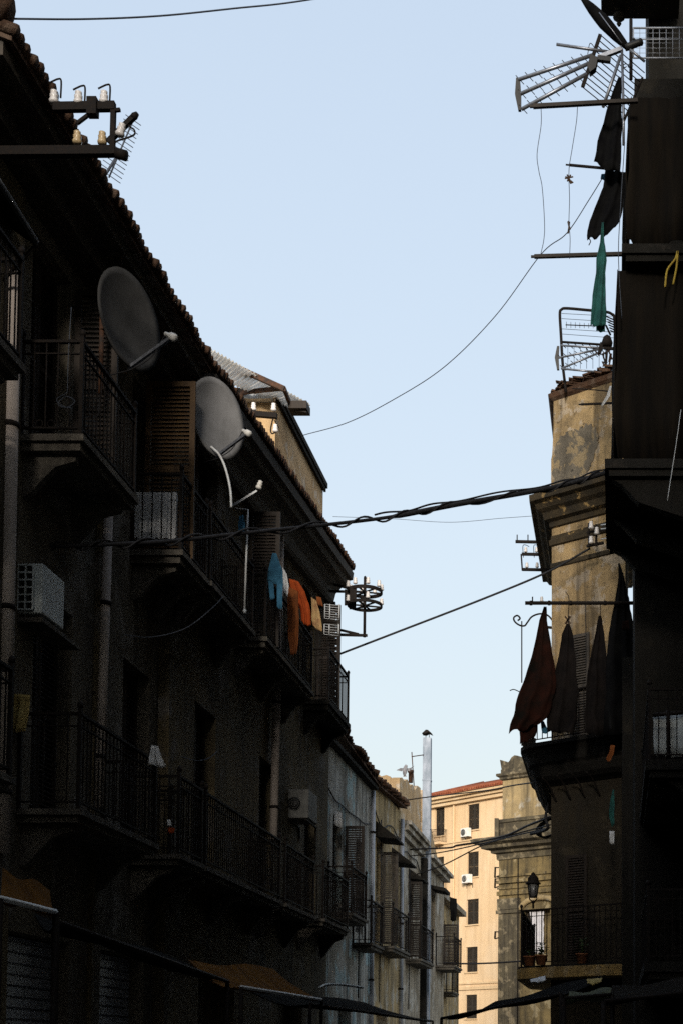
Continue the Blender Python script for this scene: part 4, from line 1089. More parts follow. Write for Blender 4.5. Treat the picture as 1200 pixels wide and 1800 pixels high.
mb.bar(wl(1022), P(612, 1034, Yd), 0.045); mb.bar(wl(1039), P(612, 1040, Yd), 0.045); mb.bar(wl(1115), P(645, 1117, Yd), 0.05); mb.bar(wl(1100), P(630, 1115, Yd), 0.045); mb.bar(wl(1039), P(641, 1041, Yd), 0.03); mb.build('arm', 'iron', t)

# ================================================================== dishes, AC, things on the left balconies
def dish_normal(c, deg, side=(1, 0, 0.28)):
    v = (EYE - V(c)).normalized(); s = V(side); s = (s - v * s.dot(v)).normalized()
    return v * math.cos(R(deg)) + s * math.sin(R(deg))
c = P(230, 562, 15.7); dish('large dark grey satellite dish over the first left balcony, with bright feed arm', c, dish_normal(c, 57), 0.53, 'dark_dish')
c = P(384, 735, 19.3); dish('pale grey satellite dish between the open shutter and the rooftop room', c, dish_normal(c, 50), 0.52)
# bent white pole beside the second dish
wire('thin white bent pole rising beside the pale satellite dish', [P(371, 785, 19.2), P(386, 800, 19.2), P(397, 825, 19.2), P(405, 860, 19.2), P(407, 892, 19.2)], 0.017, 'white_metal', 'pole', 'bent_pole')
t = thing('bracket_arm', P(405, 892, 20.5), 'white metal arm with a small fitting, below the pale satellite dish', 'bracket')
mb = MB(); mb.bar(P(404, 892, 20.5), P(452, 863, 20.5), 0.03); mb.build('arm', 'white_metal', t)
insulator(t, P(454, 860, 20.5), (0.3, 0, 1), 'white_plastic')
t = thing('tube_frame', P(430, 1075, 21.3), 'thin white tube frame standing tall on the second left balcony', 'frame')
mb = MB(); mb.tube([P(414, 894, 21.3), P(436, 896, 21.3), P(434, 960, 21.3), P(430, 1075, 21.3)], 0.016, 6); mb.lathe([(0.03, 0), (0.03, 0.05)], P(430, 1078, 21.3), n=8); mb.build('tube', 'white_metal', t)
# white panel behind the rails
mb = MB(); zb = 8.2
a = P(233, 865, 18.5); b = P(309, 947, 18.5)
mb.box((a.x, 18.5, b.z), (b.x, 18.56, a.z)); t = mb.build('panel', 'cloth_white'); tag(t, 'white sheet panel standing behind the rails of the second left balcony', 'panel')
# air conditioners
Fx = ((1, 0, 0), (0, 1, 0))
p0 = P(26, 1078, 14.8)
t = thing('air_conditioner', P(60, 1085, 15.2), 'old pale air conditioner with barred grille beside the near left drainpipe', 'air conditioner', 'air conditioners on the dark tenements')
wL, wR = P(26, 1078, 14.8), P(76, 990, 14.8)
mb = MB(); mb.box((wL.x, 14.8, wL.z), (wR.x, 15.4, wR.z)); o = mb.build('casing', 'grey_plastic', t); bv = o.modifiers.new('b', 'BEVEL'); bv.width = 0.015; bv.segments = 2
mb = MB(); mb.box((P(33, 0, 14.79).x + 0.0, 14.788, P(30, 1072, 14.8).z), (P(60, 1000, 14.79).x, 14.797, P(60, 994, 14.8).z)); gr = mb.build('grille', 'black_plastic', t)
mb = MB()
gx0, gx1 = P(33, 1030, 14.79).x, P(60, 1030, 14.79).x; gz0, gz1 = P(30, 1072, 14.79).z, P(30, 994, 14.79).z
for k in range(7): zz = gz0 + (gz1 - gz0) * k / 6; mb.box((gx0, 14.765, zz - 0.008), (gx1, 14.785, zz + 0.008))
for k in range(3): xx = gx0 + (gx1 - gx0) * k / 2; mb.box((xx - 0.008, 14.763, gz0), (xx + 0.008, 14.784, gz1))
mb.build('bars', 'grey_plastic', gr)
mb = MB(); q = P(15, 1088, 14.75); mb.box((-6.295, 14.75, q.z - 0.03), (P(76, 1085, 14.75).x, 15.8, q.z + 0.02)); mb.build('shelf', 'slab_stone', t)
p0 = P(503, 1438, 26.6)
ac_unit('dim air conditioner low on the second tenement beside the long drainpipe', p0, 0.42, 0.55, 0.8, Fx, 'air conditioners on the dark tenements', 'dim_plastic')
# cloths and small stuff, left
def cloth(name, label, rows, Y, mat, amp=0.025, cat=None, waves=2.0, dY=0.0, group=None, ph=0.0):
    rr = [(P(x0, y0, Y), P(x1, y1, Y + dY)) for (x0, y0, x1, y1) in rows]
    mb = MB(); mb.sheet(rr, amp, (0.25, -1, 0), 14, waves, 0.012, ph)
    return tag(mb.build(name, mat), label, cat or 'laundry', group)
cloth('trousers', 'blue trousers hanging beside the pale drainpipe over the second tenement balcony', [(479, 972, 486, 972), (472, 1000, 497, 1005), (470, 1020, 497, 1030)], 22.5, 'cloth_blue', 0.02, 'laundry', 1.0)
for o in list(COL.objects):
    if o.name == 'trousers':
        TRO = o
mb = MB()
mb.sheet([(P(471, 1016, 22.5), P(480, 1016, 22.5)), (P(475, 1055, 22.5), P(483, 1052, 22.5))], 0.015, (0.2, -1, 0), 8, 1, 0.012)
mb.sheet([(P(487, 1024, 22.5), P(497, 1026, 22.5)), (P(487, 1068, 22.5), P(496, 1071, 22.5))], 0.015, (0.2, -1, 0), 8, 1, 0.012, 1)
mb.build('trouser_leg', 'cloth_blue', TRO)
cloth('orange_cloth', 'bright orange cloth hanging over the laundry balcony, right of the blue trousers', [(508, 1018, 524, 1022), (510, 1032, 536, 1040), (520, 1050, 544, 1062), (528, 1075, 546, 1084), (530, 1092, 546, 1101)], 24.3, 'cloth_orange', 0.035, waves=2)
cloth('orange_cloth', 'dull rust-orange cloth hanging lower, beneath the bright orange cloth', [(506, 1030, 524, 1040), (505, 1080, 526, 1085), (507, 1120, 524, 1130), (511, 1150, 521, 1150)], 23.9, 'cloth_dim_orange', 0.03, waves=1.5)
cloth('shirt', 'sand and pink patterned shirt hanging right of the bright orange cloth', [(547, 1050, 556, 1056), (548, 1070, 562, 1076), (548, 1090, 566, 1102), (550, 1100, 566, 1112)], 25.6, 'cloth_sand', 0.03)
cloth('cloth', 'small orange cloth pinned above the sand coloured shirt', [(556, 1048, 564, 1050), (557, 1062, 568, 1066)], 25.7, 'cloth_dim_orange', 0.02)
cloth('pillowcase', 'pale grey cloth pinned to the wall side between the blue trousers and orange cloth', [(497, 996, 504, 1008), (497, 1020, 508, 1030), (499, 1042, 506, 1050)], 23.2, 'mid_cloth' if 'mid_cloth' in M else 'cloth_white', 0.02)
cloth('cloth', 'pale blue rag bunched beside the thin white tube frame', [(421, 908, 428, 904), (419, 922, 432, 922), (420, 938, 430, 938)], 21.0, 'cloth_blue', 0.02)
cloth('cloth', 'small white rag hanging on the low left railing', [(267, 1310, 278, 1312), (263, 1330, 286, 1333), (262, 1346, 293, 1348)], 17.0, 'cloth_white', 0.03)
cloth('basket_cloth', 'yellowish cloth bag hanging near the bottom of the near drainpipe', [(13, 1218, 54, 1222), (11, 1250, 52, 1252), (12, 1285, 46, 1288)], 14.7, 'cloth_straw', 0.03)
cloth('cloth', 'pale rag with an orange tip hanging under the low left balcony', [(294, 1441, 300, 1440), (296, 1452, 303, 1452)], 17.6, 'cloth_white', 0.01)
cloth('cloth', 'tiny orange rag under the low left balcony', [(297, 1455, 308, 1456), (296, 1464, 306, 1465)], 17.6, 'cloth_orange', 0.01)
cloth('cloth', 'dark cloth draped over the end of the ochre house balcony right of the flue', [(790, 1577, 802, 1580), (790, 1600, 802, 1602), (791, 1618, 801, 1620)], 52.1, 'cloth_black', 0.03)
cloth('cloth', 'grey cloth hung inside the first balcony of the streaked house', [(588, 1425, 600, 1428), (588, 1450, 601, 1455)], 31.4, 'cloth_white', 0.02)
# white wire drying racks at the far balcony
for i, (x0, y0, x1, y1, lab, nh) in enumerate([(571, 1062, 596, 1087, 'upper white wire drying rack hooked on the far left balcony', 6), (570, 1097, 595, 1115, 'lower white wire drying rack hooked on the far left balcony', 4)]):
    Yk = 27.6; a, b = P(x0, y0, Yk), P(x1, y1, Yk); t = thing('drying_rack', (a + b) / 2, lab, 'drying rack', 'drying racks on the far left balcony')
    mb = MB(); 
    for x in (a.x, a.x + (b.x - a.x) * 0.35, b.x): mb.tube([(x, Yk, a.z), (x, Yk, b.z)], 0.012, 5)
    o = mb.build('frame', 'white_metal', t); mb = MB()
    for k in range(nh + 1): zz = b.z + (a.z - b.z) * k / nh; mb.tube([(a.x, Yk, zz), (b.x, Yk + 0.1, zz)], 0.006, 5)
    mb.build('wires', 'white_metal', o)
# loose wires on the left facade
for i, (lab, pts, r) in enumerate([
    ('thin pale wire drooping under the second left balcony', [(215, 1115, 17.5), (265, 1120, 17.6), (325, 1105, 17.8), (372, 1070, 18.0), (393, 1048, 18.2)], 0.006),
    ('thin pale wire drooping above the low left railing', [(318, 1330, 18), (345, 1337, 18.2), (367, 1333, 18.4), (382, 1321, 18.6)], 0.006),
    ('thin wire hanging straight from the eave past the first balcony', [(119, 690, 14.7), (121, 620, 14.7), (126, 540, 14.7)], 0.005),
    ('tangle of thin wire looped at the end of the hanging wire', [(119, 690, 14.7), (100, 703, 14.7), (118, 716, 14.7), (132, 705, 14.7), (115, 697, 14.7), (103, 712, 14.7), (128, 718, 14.7)], 0.005),
    ('thin cable sagging along the second tenement under the eave', [(470, 880, 24), (500, 905, 25.4), (530, 940, 27), (572, 1000, 29)], 0.008)]):
    wire(lab, [P(*p) for p in pts], r, 'thin_wire' if i < 4 else 'cable', 'wire', 'wire')

# ================================================================== wires across the street
wire('thin wire crossing the sky at the top left', [P(20, 33, 12.9), P(150, 33.5, 13.5), P(280, 28, 14.2), P(410, 15, 14.9), P(540, 0, 15.6), P(760, -40, 17), P(1000, -110, 19), P(1180, -160, 20.5)], 0.009, 'thin_wire', 'wire', 'wire')
wire('thin wire curving from the right balconies down to the rooftop room', [P(1062, 306, 22), P(1035, 350, 22.3), P(995, 410, 22.8), P(950, 447, 23.3), P(870, 555, 24.3), P(780, 645, 25.5), P(690, 703, 27), P(610, 743, 28.5), P(533, 765, 29.8)], 0.008, 'thin_wire', 'wire', 'wire')
bp = [(1125, 812, 22), (1040, 838, 21.5), (965, 858, 21.1), (800, 887, 20), (690, 908, 19.2), (585, 921, 18.5), (430, 937, 17.4), (300, 951, 16.6), (190, 957, 16), (85, 961, 15.6)]
t = thing('cable_bundle', P(585, 921, 18.5) - UP * 0.3, 'thick black cable bundle strung across the street between the tenements', 'cable bundle')
mb = MB(); mb.tube(curve([P(*p) for p in bp], 10), [0.036 if k < 40 else 0.024 for k in range(91)], 8); mb.build('main_cable', 'cable', t)
mb = MB(); cp = curve([P(*p) for p in bp], 16)
mb.tube([p + UP * (0.06 + 0.016 * math.sin(i * 0.5)) for i, p in enumerate(cp[:70])], 0.014, 5)
mb.tube([p + V((0, 0.05 * math.cos(i * 0.55), 0.05 * math.sin(i * 0.55))) for i, p in enumerate(cp)], 0.014, 5); mb.build('tie_wire', 'cable', t)
wire('black cable from the far left balcony up to the ochre tower insulators', [P(596, 1150, 29.8), P(700, 1110, 29.6), P(850, 1052, 29.4), P(960, 1006, 29.2), P(1036, 964, 28.9)], 0.022, 'cable', 'cable')
wire('very thin wire from the rooftop room to the tower cornice', [P(585, 908, 32), P(690, 912, 31.5), P(790, 918, 31), P(880, 911, 30.5), P(936, 907, 30)], 0.005, 'thin_wire', 'wire', 'wire')
for lab, pts, r in [
    ('thin cable below the red roof, from the grey flue to the dark tower', [(703, 1408, 44), (760, 1400, 42), (850, 1390, 38), (905, 1380, 35), (966, 1372, 31)], 0.018),
    ('upper of the cables bundled at the classical cornice', [(702, 1494, 44), (745, 1492, 43), (790, 1490, 42), (803, 1486, 41.5), (840, 1480, 40), (890, 1468, 37), (925, 1452, 34), (966, 1436, 31)], 0.028),
    ('cable running just under the bundle by the classical cornice', [(704, 1506, 44), (770, 1499, 42), (850, 1482, 39), (905, 1466, 36), (966, 1450, 31)], 0.018),
    ('lowest cable rising from the left balconies to the classical cornice', [(705, 1545, 44), (775, 1522, 42), (845, 1487, 39), (900, 1470, 36), (966, 1455, 31)], 0.018),
    ('dark cable crossing the peach block low down', [(770, 1692, 52), (820, 1694, 52), (880, 1692, 52), (960, 1686, 50)], 0.035)]:
    wire(lab, [P(*p) for p in pts], r, 'cable', 'cable', 'cable')
# coil of cable and knot by the dark tower
mb = MB()
for k in range(5):
    mb.tube([P(895 + 70 * 0, 1462, 33) + V((0.9 + 0.30 * math.cos(a) * (1 - 0.1 * k), 0.05 * k, 0.1 + 0.2 * math.sin(a) + 0.1 * math.cos(a))) for a in [i * 0.45 for i in range(15)]], 0.016, 5)
mb.tube(curve([P(968, 1408, 31), P(962, 1415, 31), P(958, 1438, 31), P(962, 1455, 31), P(950, 1462, 31.5), P(932, 1466, 32)], 6), 0.035, 6)
mb.tube(curve([P(959, 1400, 31), P(962, 1409, 31), P(968, 1415, 31)], 6), 0.02, 6)
tag(mb.build('cable_coil', 'cable'), 'loops of black cable coiled at the edge of the dark tower', 'cable coil')

# ================================================================== right: aerials and poles at the top
Ya = 20.5
t = thing('aerial', P(1095, 180, Ya), 'large three-boom grid aerial pointing left at the top right', 'aerial')
q = [P(*p, Ya) for p in ((910, 140), (914, 165), (916, 192))]
e = [P(*p, Ya) for p in ((1040, 97), (1035, 111), (1030, 130))]
mb = MB()
for a, b in zip(q, e): mb.tube([a, b], 0.028, 8)
bm_ = mb.build('boom', 'aluminium', t)
mb = MB()
d = (P(918, 148, Ya) - P(902, 133, Ya)).normalized()
for a, b in zip(q, e):
    for k in range(8):
        p = a.lerp(b, 0.02 + 0.125 * k); mb.tube([p - d * 0.085, p + d * 0.085 + V((0, 0.03, 0))], 0.006, 5)
mb.build('elements', 'iron', bm_)
mb = MB(); mb.prism([P(906, 136, Ya), P(913, 138, Ya), P(915, 165, Ya), P(915, 193, Ya), P(910, 193, Ya), P(904, 164, Ya)], (0, 0.05, 0)); mb.build('end_plate', 'black_plastic', t)
mb = MB()   # reflector grid: two long edges with rods between
g0, g1 = P(1054, 61, Ya), P(1023, 153, Ya); h0, h1 = P(1132, 128, Ya + 0.5), P(1096, 212, Ya + 0.5)
mb.bar(g0, g1, 0.035, 0.05)
for k in range(11): mb.tube([g0.lerp(g1, k / 10), h0.lerp(h1, k / 10)], 0.008, 5)
mb.bar(h0.lerp(h1, 0.1), h1, 0.03); mb.build('reflector_grid', 'iron', t)
mb = MB(); mb.prism([P(1037, 95, Ya - .03), P(1050, 100, Ya - .03), P(1046, 118, Ya - .03), P(1036, 126, Ya - .03), P(1031, 115, Ya - .03)], (0, 0.12, 0)); mb.bar(P(1050, 103, Ya), P(1072, 106, Ya), 0.07, 0.07); mb.tube(curve([P(1032, 95, Ya), P(1036, 76, Ya), P(1044, 84, Ya), P(1048, 92, Ya)], 5), 0.006, 5); mb.build('junction_box', 'black_plastic', t)
mb = MB(); mb.tube([P(1090, 98, Ya), P(1059, 188, Ya)], 0.025, 8); mb.bar(P(1050, 102, Ya), P(1092, 86, Ya), 0.06, 0.06); mb.tube([P(1092, 86, Ya), P(1095, 200, Ya), P(1095, 255, Ya)], 0.02, 8); mb.build('mast', 'aluminium', t)
t = thing('rolled_parasol', P(1104, 85, Ya), 'dark folded parasol leaning up to the left at the top right', 'parasol')
mb = MB(); a = P(1018, -8, Ya); b = P(1104, 86, Ya)
pts = [a.lerp(b, k / 8) for k in range(9)]; mb.tube(pts, [0.02, 0.05, 0.075, 0.09, 0.1, 0.09, 0.08, 0.06, 0.035], 9); mb.build('folded_cloth', 'cloth_black', t)
mb = MB(); mb.tube([P(1098, 80, Ya), P(1132, 108, Ya)], 0.02, 8); mb.tube([P(1052, 22, Ya - .1), P(1092, 76, Ya - .1)], 0.008, 5); mb.build('pole', 'aluminium', t)
mb = MB(); mb.lathe([(0.05, 0), (0.055, 0.05), (0.05, 0.2), (0.055, 0.26), (0.03, 0.28)], P(1098, 84, Ya), V((0.26, 0, 0.1)), 10); mb.lathe([(0.0, 0), (0.03, 0.02), (0.0, 0.06)], P(1113, 72, Ya), n=6); mb.build('hub', 'black_plastic', t)
def rod(label, a, b, w, mat='iron', cat='pole', name='pole', knob=True):
    mb = MB(); mb.bar(a, b, w, w)
    if knob:
        d = (V(b) - V(a)).normalized(); mb.bar(V(a) - d * 0.05, V(a), w * 0.6, w * 0.6)
    return tag(mb.build(name, mat), label, cat)
mb = MB(); mb.tube([P(977, 78, Ya), P(1074, 92, Ya)], 0.022, 8); tag(mb.build('pole', 'aluminium'), 'thin tube pointing left above the grid aerial', 'pole')
rod('thick wooden clothes pole under the grid aerial, carrying two hanging lines', P(936, 187, 20.2), P(1120, 177, 20.2), 0.055, 'dark_wood')
rod('thin pole jutting left above the peg cluster', P(999, 290, 21), P(1085, 298, 21), 0.03, 'iron')
rod('pointed wooden clothes pole at the bottom of the hanging lines', P(938, 451, 21), P(1110, 446, 21), 0.05, 'dark_wood')
wire('limp clothes line hanging on the left between the wooden poles', [P(950, 188, 20.2), P(950, 220, 20.3), P(943, 270, 20.4), P(946, 300, 20.5), P(952, 330, 20.6), P(956, 390, 20.8), P(955, 420, 20.9), P(949, 449, 21)], 0.005, 'thin_wire', 'clothes line', 'clothes_line')
wire('limp clothes line with pegs hanging on the right between the wooden poles', [P(1014, 188, 20.2), P(1012, 215, 20.3), P(1004, 265, 20.4), P(999, 300, 20.5), P(1000, 350, 20.7), P(999, 390, 20.8), P(1001, 420, 20.9), P(1000, 455, 21)], 0.005, 'thin_wire', 'clothes line', 'clothes_line')
def pegs(label, c, n, spread, L):
    t = MB()
    for k in range(n):
        a = spread[k % len(spread)]; d = V((math.cos(a), 0.3 * (-1) ** k, math.sin(a))); p = c + V((0, 0, random.uniform(-.02, .02)))
        t.bar(p - d * L, p + d * L, 0.012, 0.018); t.bar(p - d * L + V((0.012, 0, .004)), p + d * L * 0.9 + V((.004, 0, 0)), 0.01, 0.016)
    return tag(t.build('clothes_pegs', 'peg'), label, 'clothes pegs')
pegs('star-shaped cluster of clothes pegs on the right hanging line', P(999, 314, 20.5), 4, [0.4, 2.5, 1.2, 2.0], 0.065)
pegs('clothes pegs stacked upright lower on the right hanging line', P(998.5, 398, 20.9), 3, [1.57, 1.4, 1.75], 0.08)

def cl(name, label, rows, Y, mat, amp, waves=2.0, dY=0.0, cat='laundry', ph=0.0):
    return cloth(name, label, rows, Y, mat, amp, cat, waves, dY, None, ph)
cl('cloth', 'black cloth hanging narrow at top, under the grid aerial mast', [(1086, 135, 1092, 135), (1074, 165, 1092, 165), (1062, 205, 1092, 205), (1050, 250, 1092, 255), (1042, 286, 1090, 300)], 20.6, 'cloth_black', 0.04, 1.5)
cl('cloth', 'black ragged cloth bellying left beside the middle balcony curtain', [(1064, 296, 1100, 300), (1060, 330, 1098, 340), (1046, 362, 1092, 370), (1034, 390, 1086, 395), (1031, 424, 1080, 404)], 20.9, 'cloth_black', 0.045, 2)
cl('cloth', 'small dark blue cloth tied at the end of the thin pole', [(1056, 306, 1068, 304), (1054, 314, 1070, 318)], 21.2, 'cloth_blue', 0.01)
mb = MB(); mb.tube(curve([P(1033, 418, 20.9), P(1037, 424, 20.9), P(1034, 431, 20.9)], 4), 0.008, 5); tag(mb.build('cord', 'cable'), 'short cord end dangling from the ragged black cloth', 'cord')
cl('cloth', 'long teal cloth hanging past the pointed clothes pole', [(1057, 391, 1060, 391), (1054, 425, 1062, 425), (1047, 455, 1066, 458), (1047, 480, 1063, 480), (1040, 520, 1065, 520), (1038, 550, 1066, 550), (1038, 572, 1065, 572)], 20.8, 'cloth_teal', 0.03, 1.5)
cl('cloth', 'teal cloth end showing below the long teal cloth', [(1047, 565, 1063, 565), (1047, 583, 1062, 583)], 20.9, 'cloth_teal', 0.02, 1)
wire('yellow rope looped on the dark right balcony', [P(1168, 505, 20.3), P(1172, 475, 20.3), P(1186, 455, 20.3), P(1190, 442, 20.3), P(1188, 470, 20.3), P(1182, 500, 20.3)], 0.016, 'yellow_rope', 'rope', 'rope')
wire('faint wire running down the edge of the dark curtained balconies', [P(1097, 250, 20.3), P(1090, 360, 20.3), P(1086, 450, 20.3), P(1092, 560, 20.4)], 0.006, 'thin_wire', 'wire', 'wire')
wire('pale slanting wire on the dark right side below the balcony curtain', [P(1196, 720, 20), P(1186, 790, 20), P(1172, 880, 20)], 0.006, 'white_metal', 'wire', 'wire')

# tower roof: tubular frame, aerials
Yf = 29.6
t = thing('bed_frame', P(1030, 655, Yf), 'upright tubular bed frame with wires standing on the tower roof', 'frame')
mb = MB(); mb.tube(curve([P(994, 690, Yf), P(988, 640, Yf), P(985, 590, Yf), P(983, 552, Yf), P(986, 544, Yf), P(995, 542, Yf), P(1030, 545, Yf), P(1062, 548, Yf), P(1074, 552, Yf), P(1079, 562, Yf), P(1080, 620, Yf)], 5), 0.03, 8)
mb.tube([P(985, 601, Yf), P(1075, 607, Yf)], 0.026, 8); mb.build('tube', 'iron', t)
mb = MB()
for (y0, y1) in ((551, 556), (560, 566), (578, 584), (587, 594)): mb.tube([P(986, y0, Yf), P(1078, y1, Yf)], 0.006, 4)
for k in range(7): mb.tube([P(997 + k * 11, 608, Yf), P(997 + k * 11, 648, Yf)], 0.005, 4)
mb.build('spring_wires', 'thin_wire', t)
t = thing('aerial', P(1060, 655, Yf), 'three-boom aerial lying low across the bed frame on the tower roof', 'aerial')
Yg = 29.2
q = [P(*p, Yg) for p in ((984, 607), (981, 629), (985, 648))]; e = [P(*p, Yg) for p in ((1075, 613), (1052, 614), (1052, 620))]
mb = MB()
for a, b in zip(q, e): mb.tube([a, b], 0.022, 8)
mb.tube([P(985, 648, Yg), P(1060, 655, Yg)], 0.022, 8)
bm_ = mb.build('boom', 'aluminium', t); mb = MB(); d = (P(992, 612, Yg) - P(984, 605, Yg)).normalized()
for a, b in zip(q, e):
    for k in range(7): p = a.lerp(b, 0.05 + 0.14 * k); mb.tube([p - d * 0.085, p + d * 0.085], 0.008, 4)
mb.build('elements', 'iron', bm_)
mb = MB(); mb.prism([P(978, 608, Yg), P(982, 608, Yg), P(981, 630, Yg), P(982, 649, Yg), P(978, 649, Yg), P(974, 628, Yg)], (0, 0.06, 0)); mb.build('end_plate', 'black_plastic', t)
mb = MB(); mb.bar(P(1057, 603, Yg), P(1052, 622, Yg), 0.07); mb.lathe([(0.1, 0), (0.12, 0.08), (0.08, 0.2), (0.02, 0.25)], P(1066, 609, Yg), n=12); mb.bar(P(1060, 612, Yg), P(1078, 613, Yg), 0.05); mb.tube([P(1066, 615, Yg), P(1062, 662, Yg)], 0.025, 6); mb.bar(P(1058, 622, Yg), P(1070, 660, Yg), 0.03); mb.build('mast', 'iron', t)
yagi('small double-rod aerial inside the bed frame on the tower roof', P(993, 571, Yf), P(1043, 573, Yf), 7, 0.07, 'iron', (0, 0, 1), 0.005)
mb = MB(); c = P(1062, 640, 29.3)
for k in range(28):
    d = V((random.uniform(-1, 1), random.uniform(-.5, .5), random.uniform(-1, 1.2))).normalized(); p = c + V((random.uniform(-.12, .2), random.uniform(-.1, .1), random.uniform(-.25, .3)))
    mb.bar(p, p + d * random.uniform(.1, .25), 0.03, 0.015)
tag(mb.build('scrap_heap', 'rusty_iron'), 'tangle of scrap metal beside the aerial on the tower roof', 'scrap')
d = (P(1078, 590, 28) - P(1065, 575, 28)).normalized()
mb = MB()
mb.bar(P(1064, 572, 24.5), P(1072, 589, 24.5), 0.03)
for k in range(6): mb.tube([P(1064 + k * 1.5, 556 + k * 5, 24.5), P(1086 + k * 1.5, 566 + k * 5, 24.5)], 0.012, 5)
tag(mb.build('aerial', 'iron'), 'corner of a rod aerial poking out beside the long teal cloth', 'aerial')
wire('thin iron rod crossing the top of the tower face', [P(1005, 683, 29.3), P(1040, 685, 29), P(1070, 688, 28.6)], 0.012, 'iron', 'rod', 'rod')
rod('short black rod jutting over the upper tower face', P(1020, 711, 28.4), P(1085, 708, 28.2), 0.035)
cl('cloth', 'narrow grey-white cloth strip hanging beside the upper tower face', [(1071, 678, 1074, 678), (1066, 694, 1071, 696), (1055, 712, 1058, 714)], 27.8, 'cloth_white', 0.01, 1)
# insulators on the tower face
t = thing('insulator_rack', P(1040, 960, 28.6), 'iron rack with two white insulators fixed under the tower cornice', 'insulator rack')
mb = MB(); mb.bar(P(1034, 920, 28.7), P(1034, 962, 28.7), 0.05); mb.bar(P(1047, 922, 28.6), P(1047, 960, 28.6), 0.05); mb.bar(P(1030, 960, 28.7), P(1060, 954, 28.6), 0.05); mb.bar(P(1030, 936, 28.7), P(1075, 930, 28.5), 0.035); mb.build('frame', 'iron', t)
for (px, py) in ((1038, 930), (1048, 940), (1038, 956)): insulator(t, P(px, py, 28.5), s=1.2)
mb = MB()
for (y0, y1) in ((923, 920), (930, 928), (948, 944)): mb.tube([P(1055, y0, 28.3), P(1078, y1, 28.2)], 0.014, 5)
mb.build('rod', 'white_metal', t)
# rack of brackets sticking out of the tower street side
t = thing('insulator_rack', P(935, 1005, 31), 'two-level iron rack with four small insulators sticking left from the tower', 'insulator rack')
mb = MB(); Yk = 33
mb.bar(P(905, 952, Yk), P(955, 953, Yk), 0.06); mb.bar(P(916, 974, Yk), P(962, 975, Yk), 0.06); mb.bar(P(917, 1001, Yk), P(972, 1002, Yk), 0.06); mb.bar(P(915, 974, Yk), P(917, 1003, Yk), 0.035)
for (px, py) in ((908, 952), (927, 952)): mb.tube([P(px, py, Yk), P(px, py - 12, Yk)], 0.014, 5)
mb.build('frame', 'iron', t)
for (px, py) in ((923, 971), (942, 971), (925, 998), (943, 998)): insulator(t, P(px, py, Yk), s=0.95)
mb = MB()
for px in (919, 938): mb.tube(curve([P(px, 980, Yk), P(px - 1, 960, Yk), P(px + 4, 958, Yk), P(px + 10, 961, Yk)], 4), 0.008, 4)
mb.build('hook', 'iron', t)
# long laundry rod and tent-like cloths
t = thing('clothes_pole', P(1020, 1062, 28), 'long black clothes pole in front of the tower, with two pins at its tip', 'pole')
mb = MB(); mb.tube([P(922, 1060, 27.6), P(1150, 1060, 27.6)], 0.038, 8); mb.build('tube', 'iron', t)
mb = MB(); mb.tube([P(935, 1060, 27.6), P(935, 1049, 27.6)], 0.014, 5)
for px in (930, 962, 1000, 1060): mb.lathe([(0.05, 0), (0.05, 0.05)], P(px, 1060, 27.6), (1, 0, 0), 8)
mb.build('pin', 'iron', t); insulator(t, P(951, 1058, 27.6), s=0.8)
Yc = 27.8
cl('cloth', 'long dark red cloth hanging pointed from the pole tip, leftmost of the tent-like cloths', [(955, 1066, 960, 1066), (947, 1090, 961, 1090), (938, 1130, 968, 1130), (925, 1180, 975, 1170), (912, 1220, 975, 1220), (902, 1258, 960, 1260), (894, 1287, 944, 1276)], Yc, 'cloth_rust', 0.05, 2.5)
cl('cloth', 'dark red cloth flap hanging below the leftmost pointed cloth, over the drum balcony', [(914, 1262, 946, 1262), (912, 1290, 943, 1288), (912, 1308, 940, 1296)], Yc + 0.1, 'cloth_rust', 0.03, 1.5)
cl('cloth', 'dark pointed cloth, second from the left under the long pole', [(995, 1096, 1000, 1096), (986, 1115, 1006, 1115), (978, 1165, 1011, 1165), (968, 1220, 1013, 1220), (962, 1255, 1013, 1262), (958, 1285, 1010, 1292)], Yc + 0.1, 'cloth_dark', 0.045, 2, ph=1)
cl('cloth', 'dark pointed cloth, third from the left under the long pole', [(1051, 1082, 1056, 1082), (1044, 1120, 1060, 1115), (1034, 1165, 1066, 1160), (1028, 1220, 1072, 1215), (1025, 1290, 1090, 1290)], Yc, 'cloth_dark', 0.045, 2, ph=2)
cl('cloth', 'black pointed cloth rising highest, right end of the long pole', [(1086, 990, 1089, 990), (1086, 1020, 1098, 1022), (1080, 1050, 1104, 1052), (1074, 1090, 1108, 1090), (1066, 1140, 1125, 1130), (1062, 1290, 1140, 1290)], Yc - 0.1, 'cloth_black', 0.05, 2.5, ph=3)
cl('cloth', 'rusty red cloth scrap tucked beside the highest black cloth', [(1093, 1092, 1104, 1090), (1092, 1108, 1105, 1107)], Yc - 0.3, 'cloth_rust', 0.01, 1)
cl('cloth', 'light blue cloth glimpsed between the dark red flap and the drum balcony', [(949, 1266, 955, 1268), (950, 1280, 962, 1284), (951, 1290, 966, 1286)], Yc + 0.3, 'cloth_blue', 0.02, 1)
for lab, pts in (('thin cord from the long pole to the second pointed cloth', [(999, 1062, 27.6), (998, 1080, 27.8), (998, 1098, 27.9)]), ('thin cord from the long pole to the third pointed cloth', [(1054, 1062, 27.6), (1054, 1083, 27.8)]), ('thin cord hanging straight down the tower face between two pointed cloths', [(1028, 1062, 27.6), (1029, 1120, 27.8), (1029, 1172, 28)]), ('bent wire sticking up above the long pole', [(993, 1040, 27.6), (998, 1048, 27.6), (999, 1060, 27.6)])):
    wire(lab, [P(*p) for p in pts], 0.008, 'cable', 'cord', 'cord')
mb = MB(); c = P(997, 1090, 27.9)
